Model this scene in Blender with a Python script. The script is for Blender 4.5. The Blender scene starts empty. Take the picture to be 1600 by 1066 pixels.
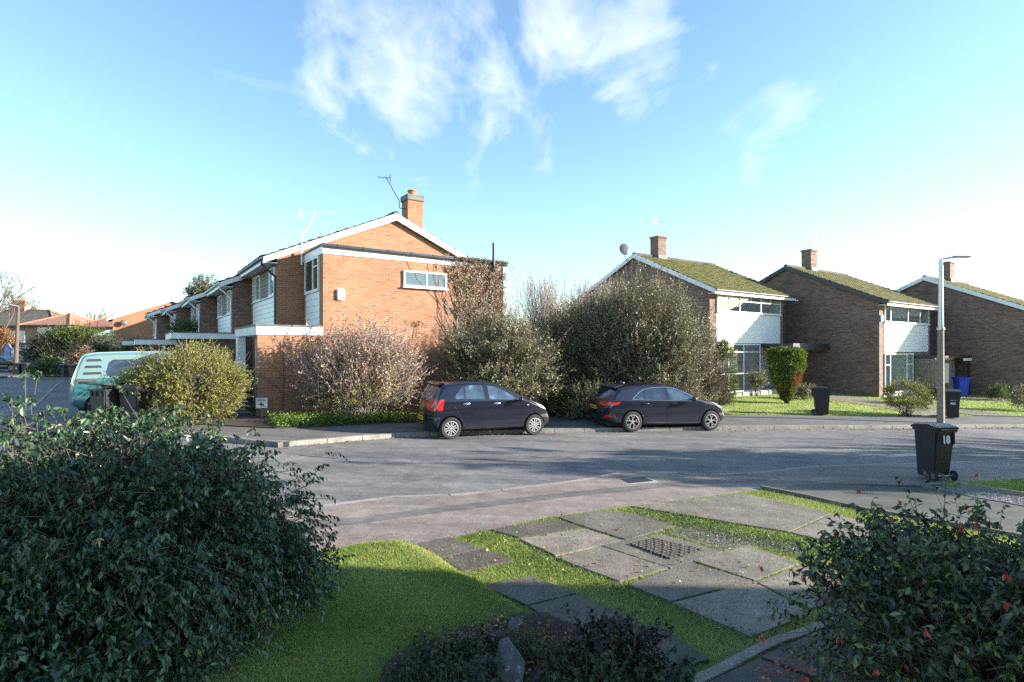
import bpy, bmesh, math, random
import numpy as np
from mathutils import Vector, Matrix
R = math.radians
scene = bpy.context.scene
COL = scene.collection
F = 870.0; HZ = 545.0; CZ = 2.35
# ---------------------------------------------------------------- terrain
GX = [(-400, -.05), (-30, -.05), (-9, .37), (-2, .07), (10, -.17), (40, -1.07), (400, -1.07)]
GY = [(-400, 0), (22, 0), (32, .3), (400, .3)]
def lin(t, a):
    for (x0, y0), (x1, y1) in zip(t, t[1:]):
        if a <= x1: return y0 + (y1 - y0) * (a - x0) / (x1 - x0)
    return t[-1][1]
def G(x, y): return lin(GX, x) + lin(GY, y)
def Gn(x, y):
    return np.interp(x, [a for a, _ in GX], [b for _, b in GX]) + np.interp(y, [a for a, _ in GY], [b for _, b in GY])
def W(px, py, off=0.0):
    """world x, y of the ground point seen at a place of the photograph"""
    z = off; x = y = 0
    for _ in range(30):
        y = (CZ - z) * F / (py - HZ); x = (px - 800) / F * y
        z = .5 * z + .5 * (G(x, y) + off)
    return (x, y)
UD = Vector((.824, .566, 0)).normalized(); VD = Vector((-UD.y, UD.x, 0)); ANG = math.atan2(UD.y, UD.x)
# ---------------------------------------------------------------- materials
def nt(name):
    m = bpy.data.materials.new(name); m.use_nodes = True
    t = m.node_tree; b = t.nodes['Principled BSDF']
    return m, t, b
def N(t, typ, **kw):
    n = t.nodes.new(typ)
    for k, v in kw.items():
        if k.startswith('i_'):
            n.inputs[k[2:].replace('_', ' ')].default_value = v
        else: setattr(n, k, v)
    return n
def ramp(t, fac, stops):
    r = t.nodes.new('ShaderNodeValToRGB'); e = r.color_ramp.elements
    while len(e) > 1: e.remove(e[-1])
    e[0].position = stops[0][0]; e[0].color = (*stops[0][1], 1)
    for p, c in stops[1:]:
        k = e.new(p); k.color = (*c, 1)
    t.links.new(fac, r.inputs[0]); return r.outputs[0]
def mix(t, a, b, fac, mode='MIX'):
    m = t.nodes.new('ShaderNodeMix'); m.data_type = 'RGBA'; m.blend_type = mode
    for s, v in ((0, fac), (6, a), (7, b)):
        if hasattr(v, 'links') or hasattr(v, 'is_linked'): t.links.new(v, m.inputs[s])
        else: m.inputs[s].default_value = v if s == 0 else (*v, 1)
    return m.outputs[2]
def bump(t, b, h, strength=.3, dist=.01):
    n = t.nodes.new('ShaderNodeBump'); n.inputs['Strength'].default_value = strength; n.inputs['Distance'].default_value = dist
    t.links.new(h, n.inputs['Height']); t.links.new(n.outputs[0], b.inputs['Normal'])
def coord(t, kind='Object'): return t.nodes.new('ShaderNodeTexCoord').outputs[kind]
def noise(t, co, scale, detail=4, rough=.55, dist=0, stretch=None):
    if stretch:
        mp = t.nodes.new('ShaderNodeMapping'); mp.inputs['Scale'].default_value = stretch
        t.links.new(co, mp.inputs[0]); co = mp.outputs[0]
    n = t.nodes.new('ShaderNodeTexNoise'); n.inputs['Scale'].default_value = scale; n.inputs['Detail'].default_value = detail
    n.inputs['Roughness'].default_value = rough; n.inputs['Distortion'].default_value = dist
    t.links.new(co, n.inputs['Vector']); return n.outputs['Fac']
def _pl(*a): pass
def plain(name, c, rough=.5, metal=0, var=.12, scale=6, coat=0, bumpv=0, spec=.5):
    m, t, b = nt(name)
    co = coord(t)
    n = noise(t, co, scale)
    c0 = tuple(x * (1 - var) for x in c); c1 = tuple(min(1, x * (1 + var)) for x in c)
    t.links.new(ramp(t, n, [(.3, c0), (.7, c1)]), b.inputs['Base Color'])
    b.inputs['Roughness'].default_value = rough; b.inputs['Metallic'].default_value = metal
    b.inputs['Coat Weight'].default_value = coat; b.inputs['Specular IOR Level'].default_value = spec
    b.inputs['Coat Roughness'].default_value = .05
    if bumpv: bump(t, b, noise(t, co, scale * 12), bumpv, .004)
    return m
def brick_mat(name, a, b_, c_, mortar, dark=None):
    m, t, b = nt(name)
    uv = t.nodes.new('ShaderNodeUVMap').outputs[0]
    br = t.nodes.new('ShaderNodeTexBrick')
    for k, v in (('Scale', 1.0), ('Brick Width', .225), ('Row Height', .075), ('Mortar Size', .006), ('Mortar Smooth', .3), ('Bias', 0.0)):
        br.inputs[k].default_value = v
    br.inputs['Color1'].default_value = (0, 0, 0, 1); br.inputs['Color2'].default_value = (1, 1, 1, 1); br.inputs['Mortar'].default_value = (.5, .5, .5, 1)
    t.links.new(uv, br.inputs['Vector'])
    col = ramp(t, br.outputs['Color'], [(0, a), (.35, b_), (.6, b_), (.85, c_), (1, dark or a)])
    n1 = noise(t, uv, .8, 5); n2 = noise(t, uv, 25, 3)
    col = mix(t, col, (.75, .75, .75), 1.0, 'MULTIPLY') if False else col
    sh = ramp(t, n1, [(.25, (.78, .76, .74)), (.75, (1.12, 1.1, 1.05))])
    col = mix(t, col, sh, 1.0, 'MULTIPLY')
    sh2 = ramp(t, n2, [(.3, (.85, .85, .85)), (.7, (1.1, 1.1, 1.1))])
    col = mix(t, col, sh2, 1.0, 'MULTIPLY')
    col = mix(t, col, mortar, br.outputs['Fac'])
    t.links.new(col, b.inputs['Base Color']); b.inputs['Roughness'].default_value = .9
    inv = t.nodes.new('ShaderNodeMath'); inv.operation = 'SUBTRACT'; inv.inputs[0].default_value = 1
    t.links.new(br.outputs['Fac'], inv.inputs[1])
    bump(t, b, inv.outputs[0], .5, .006)
    return m
def leaf_mat(name, stops, rough=.45, trans=.2, spec=.4):
    m, t, b = nt(name)
    at = t.nodes.new('ShaderNodeAttribute'); at.attribute_name = 'rnd'
    col = ramp(t, at.outputs['Fac'], stops)
    t.links.new(col, b.inputs['Base Color']); b.inputs['Roughness'].default_value = rough
    b.inputs['Specular IOR Level'].default_value = spec
    tr = t.nodes.new('ShaderNodeBsdfTranslucent'); t.links.new(col, tr.inputs[0])
    mx = t.nodes.new('ShaderNodeMixShader'); mx.inputs[0].default_value = trans
    t.links.new(b.outputs[0], mx.inputs[1]); t.links.new(tr.outputs[0], mx.inputs[2])
    t.links.new(mx.outputs[0], t.nodes['Material Output'].inputs[0])
    return m
M = {}
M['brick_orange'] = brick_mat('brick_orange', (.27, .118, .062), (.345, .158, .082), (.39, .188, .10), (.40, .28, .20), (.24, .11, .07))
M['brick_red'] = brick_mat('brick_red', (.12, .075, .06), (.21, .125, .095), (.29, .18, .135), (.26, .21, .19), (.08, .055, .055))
M['brick_far'] = brick_mat('brick_far', (.30, .15, .10), (.38, .2, .13), (.45, .26, .18), (.4, .32, .26))
M['white'] = plain('white_paint', (.78, .78, .77), .45, var=.04, scale=3)
M['white_dirty'] = plain('weathered_white_paint', (.66, .66, .64), .6, var=.12, scale=2.5)
M['dark_paint'] = plain('dark_paint', (.035, .036, .045), .4)
M['black_plastic'] = plain('black_plastic', (.022, .023, .026), .42, bumpv=.1)
M['grey_plastic'] = plain('grey_plastic', (.10, .10, .105), .5)
M['lead'] = plain('lead_flashing', (.13, .125, .11), .7, var=.35, scale=5)
M['metal'] = plain('galvanised_metal', (.5, .52, .54), .35, metal=.8, var=.1)
M['alu'] = plain('aerial_metal', (.55, .56, .58), .4, metal=.5)
M['terracotta'] = plain('terracotta', (.45, .17, .09), .8)
M['concrete'] = plain('concrete', (.36, .34, .31), .9, var=.25, scale=7, bumpv=.4)
M['wood_grey'] = plain('weathered_timber', (.21, .18, .16), .85, var=.3, scale=9)
M['iron'] = plain('worn_iron', (.085, .07, .06), .6, metal=.2, var=.4, scale=20)
M['interior'] = plain('dim_room', (.03, .03, .032), .9)
M['curtain_pale'] = plain('pale_curtain', (.55, .62, .6), .9)
M['blind_white'] = plain('white_blind', (.75, .75, .73), .8)
M['blind_grey'] = plain('grey_blind', (.25, .25, .25), .9)
M['room_mid'] = plain('half_lit_room', (.38, .40, .40), .9, var=.35, scale=1.5)
def glass_mat(name, tint=(1, 1, 1), refl=.12):
    m, t, b = nt(name)
    t.nodes.remove(b)
    tr = N(t, 'ShaderNodeBsdfTransparent'); tr.inputs[0].default_value = (*tint, 1)
    gl = N(t, 'ShaderNodeBsdfGlossy'); gl.inputs['Roughness'].default_value = .03
    co = coord(t); nb = noise(t, co, 1.6, 1)
    bp = N(t, 'ShaderNodeBump'); bp.inputs['Strength'].default_value = .08; bp.inputs['Distance'].default_value = .05
    t.links.new(nb, bp.inputs['Height']); t.links.new(bp.outputs[0], gl.inputs['Normal'])
    fr = N(t, 'ShaderNodeFresnel'); fr.inputs[0].default_value = 1.5
    ad = N(t, 'ShaderNodeMath', operation='ADD'); ad.inputs[1].default_value = refl
    t.links.new(fr.outputs[0], ad.inputs[0])
    mx = N(t, 'ShaderNodeMixShader')
    t.links.new(ad.outputs[0], mx.inputs[0]); t.links.new(tr.outputs[0], mx.inputs[1]); t.links.new(gl.outputs[0], mx.inputs[2])
    t.links.new(mx.outputs[0], t.nodes['Material Output'].inputs[0]); return m
M['glass'] = glass_mat('window_glass')
def car_glass(name, c, rough=.04):
    m, t, b = nt(name); b.inputs['Base Color'].default_value = (*c, 1); b.inputs['Roughness'].default_value = rough
    b.inputs['Specular IOR Level'].default_value = 1.0; b.inputs['IOR'].default_value = 1.7
    co = coord(t); n = noise(t, co, 3, 3)
    t.links.new(ramp(t, n, [(.4, tuple(x * .4 for x in c)), (.62, c), (.7, tuple(min(1, x * 2.5) for x in c))]), b.inputs['Base Color'])
    return m
M['car_glass'] = car_glass('car_glass', (.06, .09, .13)); M['car_glass_dark'] = car_glass('tinted_car_glass', (.022, .026, .04))
def paint(name, c, rough=.3, metal=.3):
    m, t, b = nt(name); b.inputs['Base Color'].default_value = (*c, 1); b.inputs['Metallic'].default_value = metal
    b.inputs['Roughness'].default_value = rough; b.inputs['Coat Weight'].default_value = 1; b.inputs['Coat Roughness'].default_value = .04
    co = coord(t); g = N(t, 'ShaderNodeSeparateXYZ'); t.links.new(co, g.inputs[0])
    n = noise(t, co, 5, 5)
    # road film low on the body
    mr = N(t, 'ShaderNodeMapRange'); mr.inputs[1].default_value = .55; mr.inputs[2].default_value = .15
    t.links.new(g.outputs[2], mr.inputs[0]); mu = N(t, 'ShaderNodeMath', operation='MULTIPLY'); t.links.new(mr.outputs[0], mu.inputs[0]); t.links.new(n, mu.inputs[1])
    mu2 = N(t, 'ShaderNodeMath', operation='MULTIPLY'); mu2.inputs[1].default_value = .35; t.links.new(mu.outputs[0], mu2.inputs[0]); mu = mu2
    t.links.new(mix(t, c, (.09, .08, .07), mu.outputs[0]), b.inputs['Base Color'])
    rr = N(t, 'ShaderNodeMath', operation='MULTIPLY_ADD'); rr.inputs[1].default_value = .6; rr.inputs[2].default_value = rough
    t.links.new(mu.outputs[0], rr.inputs[0]); t.links.new(rr.outputs[0], b.inputs['Roughness'])
    return m
M['navy'] = paint('navy_car_paint', (.007, .009, .022)); M['black_blue'] = paint('blue_black_car_paint', (.012, .014, .028))
M['mint'] = paint('mint_car_paint', (.15, .235, .225), .35, 0); M['teal'] = paint('teal_car_paint', (.03, .17, .175), .3, .2)
M['whitecar'] = paint('white_car_paint', (.75, .76, .78), .35, 0); M['darkcar'] = paint('dark_car_paint', (.02, .02, .022))
M['tyre'] = plain('tyre_rubber', (.025, .024, .023), .85, bumpv=.2)
M['alloy'] = plain('silver_alloy', (.55, .54, .52), .35, metal=.6, var=.15, scale=20)
M['alloy_dark'] = plain('dark_alloy', (.03, .03, .03), .4, metal=.4)
M['chrome'] = plain('chrome', (.8, .8, .82), .15, metal=1)
M['red_lens'] = plain('red_lens', (.5, .02, .015), .15, coat=1, var=.4, scale=14)
M['clear_lens'] = plain('clear_lens', (.6, .62, .64), .15, coat=1, var=.2, scale=18)
M['yellow_plate'] = plain('yellow_plate', (.75, .55, .03), .5)
M['blue_plastic'] = plain('blue_plastic', (.012, .06, .45), .45)
M['bark'] = plain('bark', (.12, .09, .07), .9, var=.3, scale=15, bumpv=.5)
M['bark_pale'] = plain('pale_bark', (.27, .22, .17), .9, var=.3, scale=15)
M['twig_grey'] = plain('grey_twig', (.36, .31, .27), .9, var=.25)
M['soil'] = plain('soil', (.045, .032, .022), .95, var=.5, scale=12, bumpv=.8)
def asphalt_mat(name, a, b_, patch=None, rough=.75, speck=.35, crack=.22):
    m, t, b = nt(name); co = coord(t)
    n1 = noise(t, co, .35, 6, .6); n2 = noise(t, co, 60, 4, .8); n3 = noise(t, co, 3.5, 7, .75)
    n4 = noise(t, co, 1.0, 6, .7, 0, (.22, 1.6, 1))
    col = ramp(t, n1, [(.3, a), (.7, b_)])
    col = mix(t, col, ramp(t, n3, [(.3, (.66, .66, .67)), (.7, (1.25, 1.24, 1.2))]), 1.0, 'MULTIPLY')
    col = mix(t, col, ramp(t, n4, [(.35, (.74, .74, .76)), (.5, (1, 1, 1)), (.68, (1.3, 1.28, 1.24))]), 1.0, 'MULTIPLY')
    col = mix(t, col, ramp(t, n2, [(.36, (.35, .35, .35)), (.5, (.95, .95, .95)), (.62, (1.6, 1.58, 1.5)), (.72, (2.6, 2.5, 2.3))]), speck * 1.6 if speck < .6 else 1.0, 'MULTIPLY')
    # fine cracks
    v = N(t, 'ShaderNodeTexVoronoi', feature='DISTANCE_TO_EDGE'); v.inputs['Scale'].default_value = .55
    wv = mix(t, co, (0, 0, 0), 0.0); nn = t.nodes.new('ShaderNodeTexNoise'); nn.inputs['Scale'].default_value = 1.7; t.links.new(co, nn.inputs['Vector'])
    mm = N(t, 'ShaderNodeVectorMath', operation='MULTIPLY_ADD'); mm.inputs[1].default_value = (.8, .8, .8)
    t.links.new(nn.outputs['Color'], mm.inputs[0]); t.links.new(co, mm.inputs[2]); t.links.new(mm.outputs[0], v.inputs['Vector'])
    cr = ramp(t, v.outputs['Distance'], [(0, (.55, .55, .55)), (.006, (.6, .6, .6)), (.014, (1, 1, 1))])
    col = mix(t, col, cr, crack, 'MULTIPLY')
    t.links.new(col, b.inputs['Base Color']); b.inputs['Roughness'].default_value = rough; b.inputs['Specular IOR Level'].default_value = .25
    bump(t, b, n2, .4, .005); return m
M['road'] = asphalt_mat('road_asphalt', (.125, .12, .12), (.21, .20, .195), rough=.82, crack=.35)
M['pave'] = asphalt_mat('pavement_asphalt', (.19, .155, .138), (.27, .225, .20), rough=.8)
M['pave_far'] = asphalt_mat('far_pavement_asphalt', (.12, .115, .11), (.17, .16, .155), rough=.8)
M['drive'] = asphalt_mat('mossy_driveway', (.085, .10, .075), (.16, .155, .14), rough=.85)
def slab_mat(name, a, b_, c_):
    m, t, b = nt(name); co = coord(t)
    oi = N(t, 'ShaderNodeObjectInfo')
    n1 = noise(t, co, 1.9, 7, .7); n2 = noise(t, co, 70, 3, .75); n3 = noise(t, co, 7, 6, .7)
    col = ramp(t, n1, [(.3, a), (.55, b_), (.75, c_)])
    col = mix(t, col, ramp(t, oi.outputs['Random'], [(0, (.72, .7, .7)), (1, (1.15, 1.12, 1.1))]), 1.0, 'MULTIPLY')
    col = mix(t, col, ramp(t, n2, [(.36, (.38, .37, .35)), (.5, (1., .98, .95)), (.62, (1.7, 1.6, 1.45)), (.72, (2.6, 2.4, 2.1))]), .85, 'MULTIPLY')
    col = mix(t, col, (.10, .12, .05), ramp(t, n3, [(.52, (0, 0, 0)), (.72, (.6, .6, .6))]))
    t.links.new(col, b.inputs['Base Color']); b.inputs['Roughness'].default_value = .78
    bump(t, b, n2, .6, .006); return m
M['slab'] = slab_mat('paving_slab', (.10, .09, .078), (.19, .168, .145), (.29, .26, .225))
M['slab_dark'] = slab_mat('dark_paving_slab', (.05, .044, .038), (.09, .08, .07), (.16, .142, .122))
M['kerb'] = slab_mat('kerb_stone', (.15, .145, .135), (.24, .23, .215), (.32, .3, .28))
def grass_base(name, a, b_, c_):
    m, t, b = nt(name); co = coord(t)
    n1 = noise(t, co, .7, 6, .65); n2 = noise(t, co, 40, 4, .7)
    col = ramp(t, n1, [(.3, a), (.5, b_), (.72, c_)])
    col = mix(t, col, ramp(t, n2, [(.3, (.5, .5, .5)), (.7, (1.4, 1.4, 1.3))]), 1.0, 'MULTIPLY')
    t.links.new(col, b.inputs['Base Color']); b.inputs['Roughness'].default_value = .9
    bump(t, b, n2, 1, .03); return m
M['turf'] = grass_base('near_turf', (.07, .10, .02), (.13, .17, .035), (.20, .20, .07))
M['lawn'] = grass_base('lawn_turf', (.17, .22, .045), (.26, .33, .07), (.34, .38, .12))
M['ground'] = grass_base('rough_ground', (.05, .06, .03), (.08, .09, .04), (.12, .11, .07))
M['grass'] = leaf_mat('grass_blades', [(0, (.12, .19, .03)), (.35, (.25, .34, .06)), (.7, (.40, .46, .12)), (.9, (.48, .46, .18)), (1, (.55, .5, .3))], .5, .4, .3)
def tile_mat(name, base, moss, amount):
    m, t, b = nt(name); co = coord(t)
    n1 = noise(t, co, 1.1, 6, .65); n2 = noise(t, co, 14, 5, .7)
    s = N(t, 'ShaderNodeMath', operation='MULTIPLY_ADD'); s.inputs[1].default_value = .45; t.links.new(n2, s.inputs[0]); t.links.new(n1, s.inputs[2])
    k = ramp(t, s.outputs[0], [(amount, (0, 0, 0)), (amount + .12, (1, 1, 1))])
    mc = ramp(t, n2, [(.3, tuple(x * .55 for x in moss)), (.7, tuple(x * 1.25 for x in moss))])
    bc = ramp(t, n2, [(.3, tuple(x * .7 for x in base)), (.7, tuple(x * 1.3 for x in base))])
    t.links.new(mix(t, bc, mc, k), b.inputs['Base Color']); b.inputs['Roughness'].default_value = .92
    bump(t, b, s.outputs[0], 1, .09); return m
M['tile_moss'] = tile_mat('mossy_roof_tiles', (.10, .085, .07), (.175, .165, .04), .52)
M['tile_brown'] = tile_mat('brown_mossy_tiles', (.10, .08, .065), (.185, .17, .05), .56)
M['tile_grey'] = tile_mat('grey_roof_tiles', (.10, .09, .075), (.15, .14, .08), .72)
M['tile_red'] = tile_mat('red_roof_tiles', (.36, .165, .11), (.3, .15, .1), .9)
M['gravel'] = plain('pale_gravel', (.16, .155, .145), .85, var=.3, scale=30, bumpv=1)
M['litter'] = leaf_mat('fallen_leaves', [(0, (.16, .06, .02)), (.4, (.33, .12, .035)), (.8, (.45, .2, .07)), (1, (.5, .35, .15))], .7, .1)
M['lf_fuchsia'] = leaf_mat('dark_glossy_leaves', [(0, (.014, .035, .015)), (.5, (.035, .078, .032)), (.85, (.07, .13, .05)), (1, (.16, .22, .08))], .30, .2, .7)
M['lf_fuchsia_red'] = leaf_mat('bronze_green_leaves', [(0, (.025, .04, .018)), (.5, (.05, .07, .028)), (.8, (.08, .10, .04)), (1, (.18, .24, .06))], .36, .2, .6)
M['flower'] = leaf_mat('faded_red_flowers', [(0, (.42, .05, .05)), (.6, (.55, .12, .08)), (1, (.6, .32, .25))], .6, .3)
M['lf_dead'] = leaf_mat('dry_flowers', [(0, (.35, .22, .12)), (1, (.55, .42, .28))], .7, .3)
M['lf_gold'] = leaf_mat('golden_leaves', [(0, (.10, .12, .02)), (.4, (.20, .21, .04)), (.75, (.33, .31, .07)), (1, (.46, .41, .13))], .55, .25)
M['lf_pink'] = leaf_mat('faded_pink_leaves', [(0, (.24, .13, .10)), (.4, (.42, .275, .22)), (.75, (.58, .42, .34)), (.9, (.3, .28, .1)), (1, (.42, .4, .15))], .7, .25)
M['lf_olive'] = leaf_mat('grey_green_leaves', [(0, (.09, .10, .045)), (.4, (.19, .19, .09)), (.75, (.31, .29, .15)), (.93, (.38, .36, .24)), (1, (.40, .2, .1))], .42, .25, .5)
M['lf_green'] = leaf_mat('mid_green_leaves', [(0, (.04, .08, .02)), (.5, (.08, .14, .03)), (1, (.17, .23, .06))], .5, .25)
M['lf_dark'] = leaf_mat('dark_evergreen_leaves', [(0, (.015, .03, .012)), (.5, (.03, .05, .02)), (1, (.06, .08, .03))], .5, .15)
M['lf_conifer'] = leaf_mat('conifer_sprays', [(0, (.05, .095, .01)), (.5, (.115, .185, .024)), (1, (.23, .29, .05))], .6, .25)
M['lf_conifer_dead'] = leaf_mat('browned_conifer_sprays', [(0, (.12, .05, .02)), (.5, (.3, .11, .04)), (1, (.42, .19, .07))], .7, .15)
M['lf_brown'] = leaf_mat('brown_dead_leaves', [(0, (.10, .055, .035)), (.5, (.21, .12, .08)), (1, (.36, .24, .16))], .75, .2)
M['lf_creeper'] = leaf_mat('dry_creeper', [(0, (.16, .09, .06)), (.45, (.36, .26, .18)), (.8, (.52, .42, .31)), (.9, (.16, .17, .06)), (1, (.2, .2, .08))], .75, .2)
M['lf_ivy'] = leaf_mat('ground_ivy_leaves', [(0, (.05, .11, .02)), (.5, (.12, .22, .035)), (1, (.25, .34, .07))], .45, .25)
M['lf_purple'] = leaf_mat('purple_black_leaves', [(0, (.016, .014, .011)), (.6, (.038, .034, .026)), (.9, (.075, .065, .04)), (1, (.11, .12, .05))], .42, .1, .4)
M['stone'] = plain('lichened_rock', (.16, .15, .14), .85, var=.5, scale=8, bumpv=1)
# ---------------------------------------------------------------- object helpers
def reg(o, parent=None):
    COL.objects.link(o)
    if parent is not None: o.parent = parent
    return o
def tag(o, label=None, cat=None, group=None, kind=None):
    if label: o['label'] = label
    if cat: o['category'] = cat
    if group: o['group'] = group
    if kind: o['kind'] = kind
    return o
def empty(name, loc=(0, 0, 0), rz=0, label=None, cat=None, group=None):
    o = bpy.data.objects.new(name, None); o.location = loc; o.rotation_euler = (0, 0, rz); reg(o)
    return tag(o, label, cat, group)
def finish(me, smooth=None, uv=False):
    if smooth is not None:
        me.polygons.foreach_set('use_smooth', [True] * len(me.polygons))
        if smooth: me.set_sharp_from_angle(angle=R(smooth))
    if uv:
        l = me.uv_layers.new(name='UVMap'); 
        for p in me.polygons:
            n = p.normal
            if abs(n.z) > .7: t, b_ = Vector((1, 0, 0)), Vector((0, 1, 0))
            else:
                t = Vector((-n.y, n.x, 0)).normalized(); b_ = Vector((0, 0, 1))
            for li in p.loop_indices:
                c = me.vertices[me.loops[li].vertex_index].co
                l.data[li].uv = (c.dot(t) + (0 if abs(n.z) > .7 else round(n.x) * .07), c.dot(b_))
class MB:
    def __init__(s): s.v = []; s.f = []
    def add(s, vs, fs):
        k = len(s.v); s.v += [tuple(a) for a in vs]; s.f += [tuple(i + k for i in f) for f in fs]; return s
    def box(s, x0, x1, y0, y1, z0, z1):
        v = [(x, y, z) for z in (z0, z1) for x, y in ((x0, y0), (x1, y0), (x1, y1), (x0, y1))]
        return s.add(v, [(3, 2, 1, 0), (4, 5, 6, 7), (0, 1, 5, 4), (1, 2, 6, 5), (2, 3, 7, 6), (3, 0, 4, 7)])
    def frustum(s, b, z0, t, z1):   # b, t = (x0,x1,y0,y1)
        v = [(x, y, z0) for x, y in ((b[0], b[2]), (b[1], b[2]), (b[1], b[3]), (b[0], b[3]))] + [(x, y, z1) for x, y in ((t[0], t[2]), (t[1], t[2]), (t[1], t[3]), (t[0], t[3]))]
        return s.add(v, [(3, 2, 1, 0), (4, 5, 6, 7), (0, 1, 5, 4), (1, 2, 6, 5), (2, 3, 7, 6), (3, 0, 4, 7)])
    def prism(s, pts, axis, a, b):
        """extrude 2D polygon; axis 'x': pts are (y,z); 'y': (x,z); 'z': (x,y)"""
        def P(p, q): return {'x': (q, p[0], p[1]), 'y': (p[0], q, p[1]), 'z': (p[0], p[1], q)}[axis]
        n = len(pts); v = [P(p, a) for p in pts] + [P(p, b) for p in pts]
        area = sum(pts[i][0] * pts[(i + 1) % n][1] - pts[(i + 1) % n][0] * pts[i][1] for i in range(n))
        sg = (area > 0) ^ (b < a) ^ (axis == 'y')
        f = [tuple(range(n))[::-1], tuple(range(n, 2 * n))] + [(i, (i + 1) % n, n + (i + 1) % n, n + i) for i in range(n)]
        if not sg: f = [q[::-1] for q in f]
        return s.add(v, f)
    def tube(s, p, q, r0, r1=None, n=8, cap=True):
        p = Vector(p); q = Vector(q); r1 = r0 if r1 is None else r1; d = (q - p).normalized()
        a = d.orthogonal().normalized(); b = d.cross(a)
        v = [];
        for c, r in ((p, r0), (q, r1)):
            for i in range(n):
                t = 2 * math.pi * i / n; v.append(c + (a * math.cos(t) + b * math.sin(t)) * r)
        f = [(i, (i + 1) % n, n + (i + 1) % n, n + i) for i in range(n)]
        if cap: f += [tuple(range(n))[::-1], tuple(range(n, 2 * n))]
        return s.add(v, f)
    def path(s, pts, r, n=8):
        for a, b in zip(pts, pts[1:]): s.tube(a, b, r, r, n)
        return s
    def ell(s, c, rx, ry, rz, n=12, m=8):
        v = []; f = []
        for j in range(m + 1):
            ph = math.pi * j / m
            for i in range(n):
                t = 2 * math.pi * i / n; v.append((c[0] + rx * math.sin(ph) * math.cos(t), c[1] + ry * math.sin(ph) * math.sin(t), c[2] + rz * math.cos(ph)))
        for j in range(m):
            for i in range(n): f.append((j * n + i, (j + 1) * n + i, (j + 1) * n + (i + 1) % n, j * n + (i + 1) % n))
        return s.add(v, f)
    def build(s, name, mat, parent=None, smooth=None, uv=False, bevel=0, loc=None, rot=None):
        me = bpy.data.meshes.new(name); me.from_pydata(s.v, [], s.f)
        me.validate(); 
        if bevel:
            bm = bmesh.new(); bm.from_mesh(me); bmesh.ops.remove_doubles(bm, verts=bm.verts, dist=1e-5)
            bmesh.ops.bevel(bm, geom=[e for e in bm.edges if len(e.link_faces) == 2 and e.calc_face_angle(0) > .6], offset=bevel, segments=2, affect='EDGES', clamp_overlap=True)
            bm.to_mesh(me); bm.free()
        me.update()
        me.materials.append(M[mat] if isinstance(mat, str) else mat)
        finish(me, smooth, uv)
        o = bpy.data.objects.new(name, me); reg(o, parent)
        if loc: o.location = loc
        if rot: o.rotation_euler = rot
        return o
def np_mesh(name, V, Fc, mat, parent=None, rnd=None, smooth=False):
    me = bpy.data.meshes.new(name); n, k = Fc.shape
    me.vertices.add(len(V)); me.vertices.foreach_set('co', np.ascontiguousarray(V, dtype=np.float32).ravel())
    me.loops.add(n * k); me.loops.foreach_set('vertex_index', np.ascontiguousarray(Fc, dtype=np.int32).ravel())
    me.polygons.add(n); me.polygons.foreach_set('loop_start', np.arange(0, n * k, k, dtype=np.int32)); me.polygons.foreach_set('loop_total', np.full(n, k, dtype=np.int32))
    if smooth: me.polygons.foreach_set('use_smooth', np.ones(n, dtype=bool))
    me.update(calc_edges=True)
    if rnd is not None:
        a = me.attributes.new('rnd', 'FLOAT', 'POINT'); a.data.foreach_set('value', rnd.astype(np.float32))
    me.materials.append(M[mat] if isinstance(mat, str) else mat)
    o = bpy.data.objects.new(name, me); return reg(o, parent)
def nrm(a): return a / np.maximum(np.linalg.norm(a, axis=-1, keepdims=True), 1e-9)
def segs_mesh(name, segs, mat, parent=None, n=4):
    S = np.array([[*a, *b, r0, r1] for a, b, r0, r1 in segs]) if not isinstance(segs, np.ndarray) else segs
    p, q, r0, r1 = S[:, :3], S[:, 3:6], S[:, 6], S[:, 7]
    d = nrm(q - p); a = nrm(np.cross(d, np.where(np.abs(d[:, 2:3]) > .9, [[1., 0, 0]], [[0, 0, 1.]]))); b = np.cross(d, a)
    th = np.arange(n) * 2 * np.pi / n
    ring = a[:, None] * np.cos(th)[None, :, None] + b[:, None] * np.sin(th)[None, :, None]
    V = np.concatenate([p[:, None] + ring * r0[:, None, None], q[:, None] + ring * r1[:, None, None]], 1).reshape(-1, 3)
    i = np.arange(n); f = np.stack([i, (i + 1) % n, n + (i + 1) % n, n + i], 1)
    Fc = (f[None] + (np.arange(len(S)) * 2 * n)[:, None, None]).reshape(-1, 4)
    return np_mesh(name, V, Fc, mat, parent, smooth=True)
def leaves_mesh(name, P, D, L, Wd, mat, parent, rng, up=.6, fold=.25, rnd=None):
    n = len(P); D = nrm(D)
    ref = np.array([0, 0, 1.]) * up + rng.normal(size=(n, 3)) * (1 - up)
    S = nrm(np.cross(D, ref)); Nn = np.cross(S, D)
    L = (L * rng.uniform(.65, 1.25, n))[:, None]; Wd = L * Wd
    b = P; t = P + D * L - Nn * L * .12; m = P + D * L * .5 + Nn * 0
    l = m + S * Wd * .5 + Nn * Wd * fold; r = m - S * Wd * .5 + Nn * Wd * fold
    V = np.stack([b, l, t, m, r], 1).reshape(-1, 3)
    k = (np.arange(n) * 5)[:, None]
    Fc = np.concatenate([k + np.array([[0, 3, 2, 1]]), k + np.array([[0, 4, 2, 3]])], 0)
    rv = rng.uniform(0, 1, n) if rnd is None else rnd
    return np_mesh(name, V, Fc, mat, parent, np.repeat(rv, 5))
def sphere_dirs(rng, n, zmin=-1):
    z = rng.uniform(zmin, 1, n); t = rng.uniform(0, 2 * np.pi, n); s = np.sqrt(1 - z * z)
    return np.stack([s * np.cos(t), s * np.sin(t), z], 1)
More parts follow.
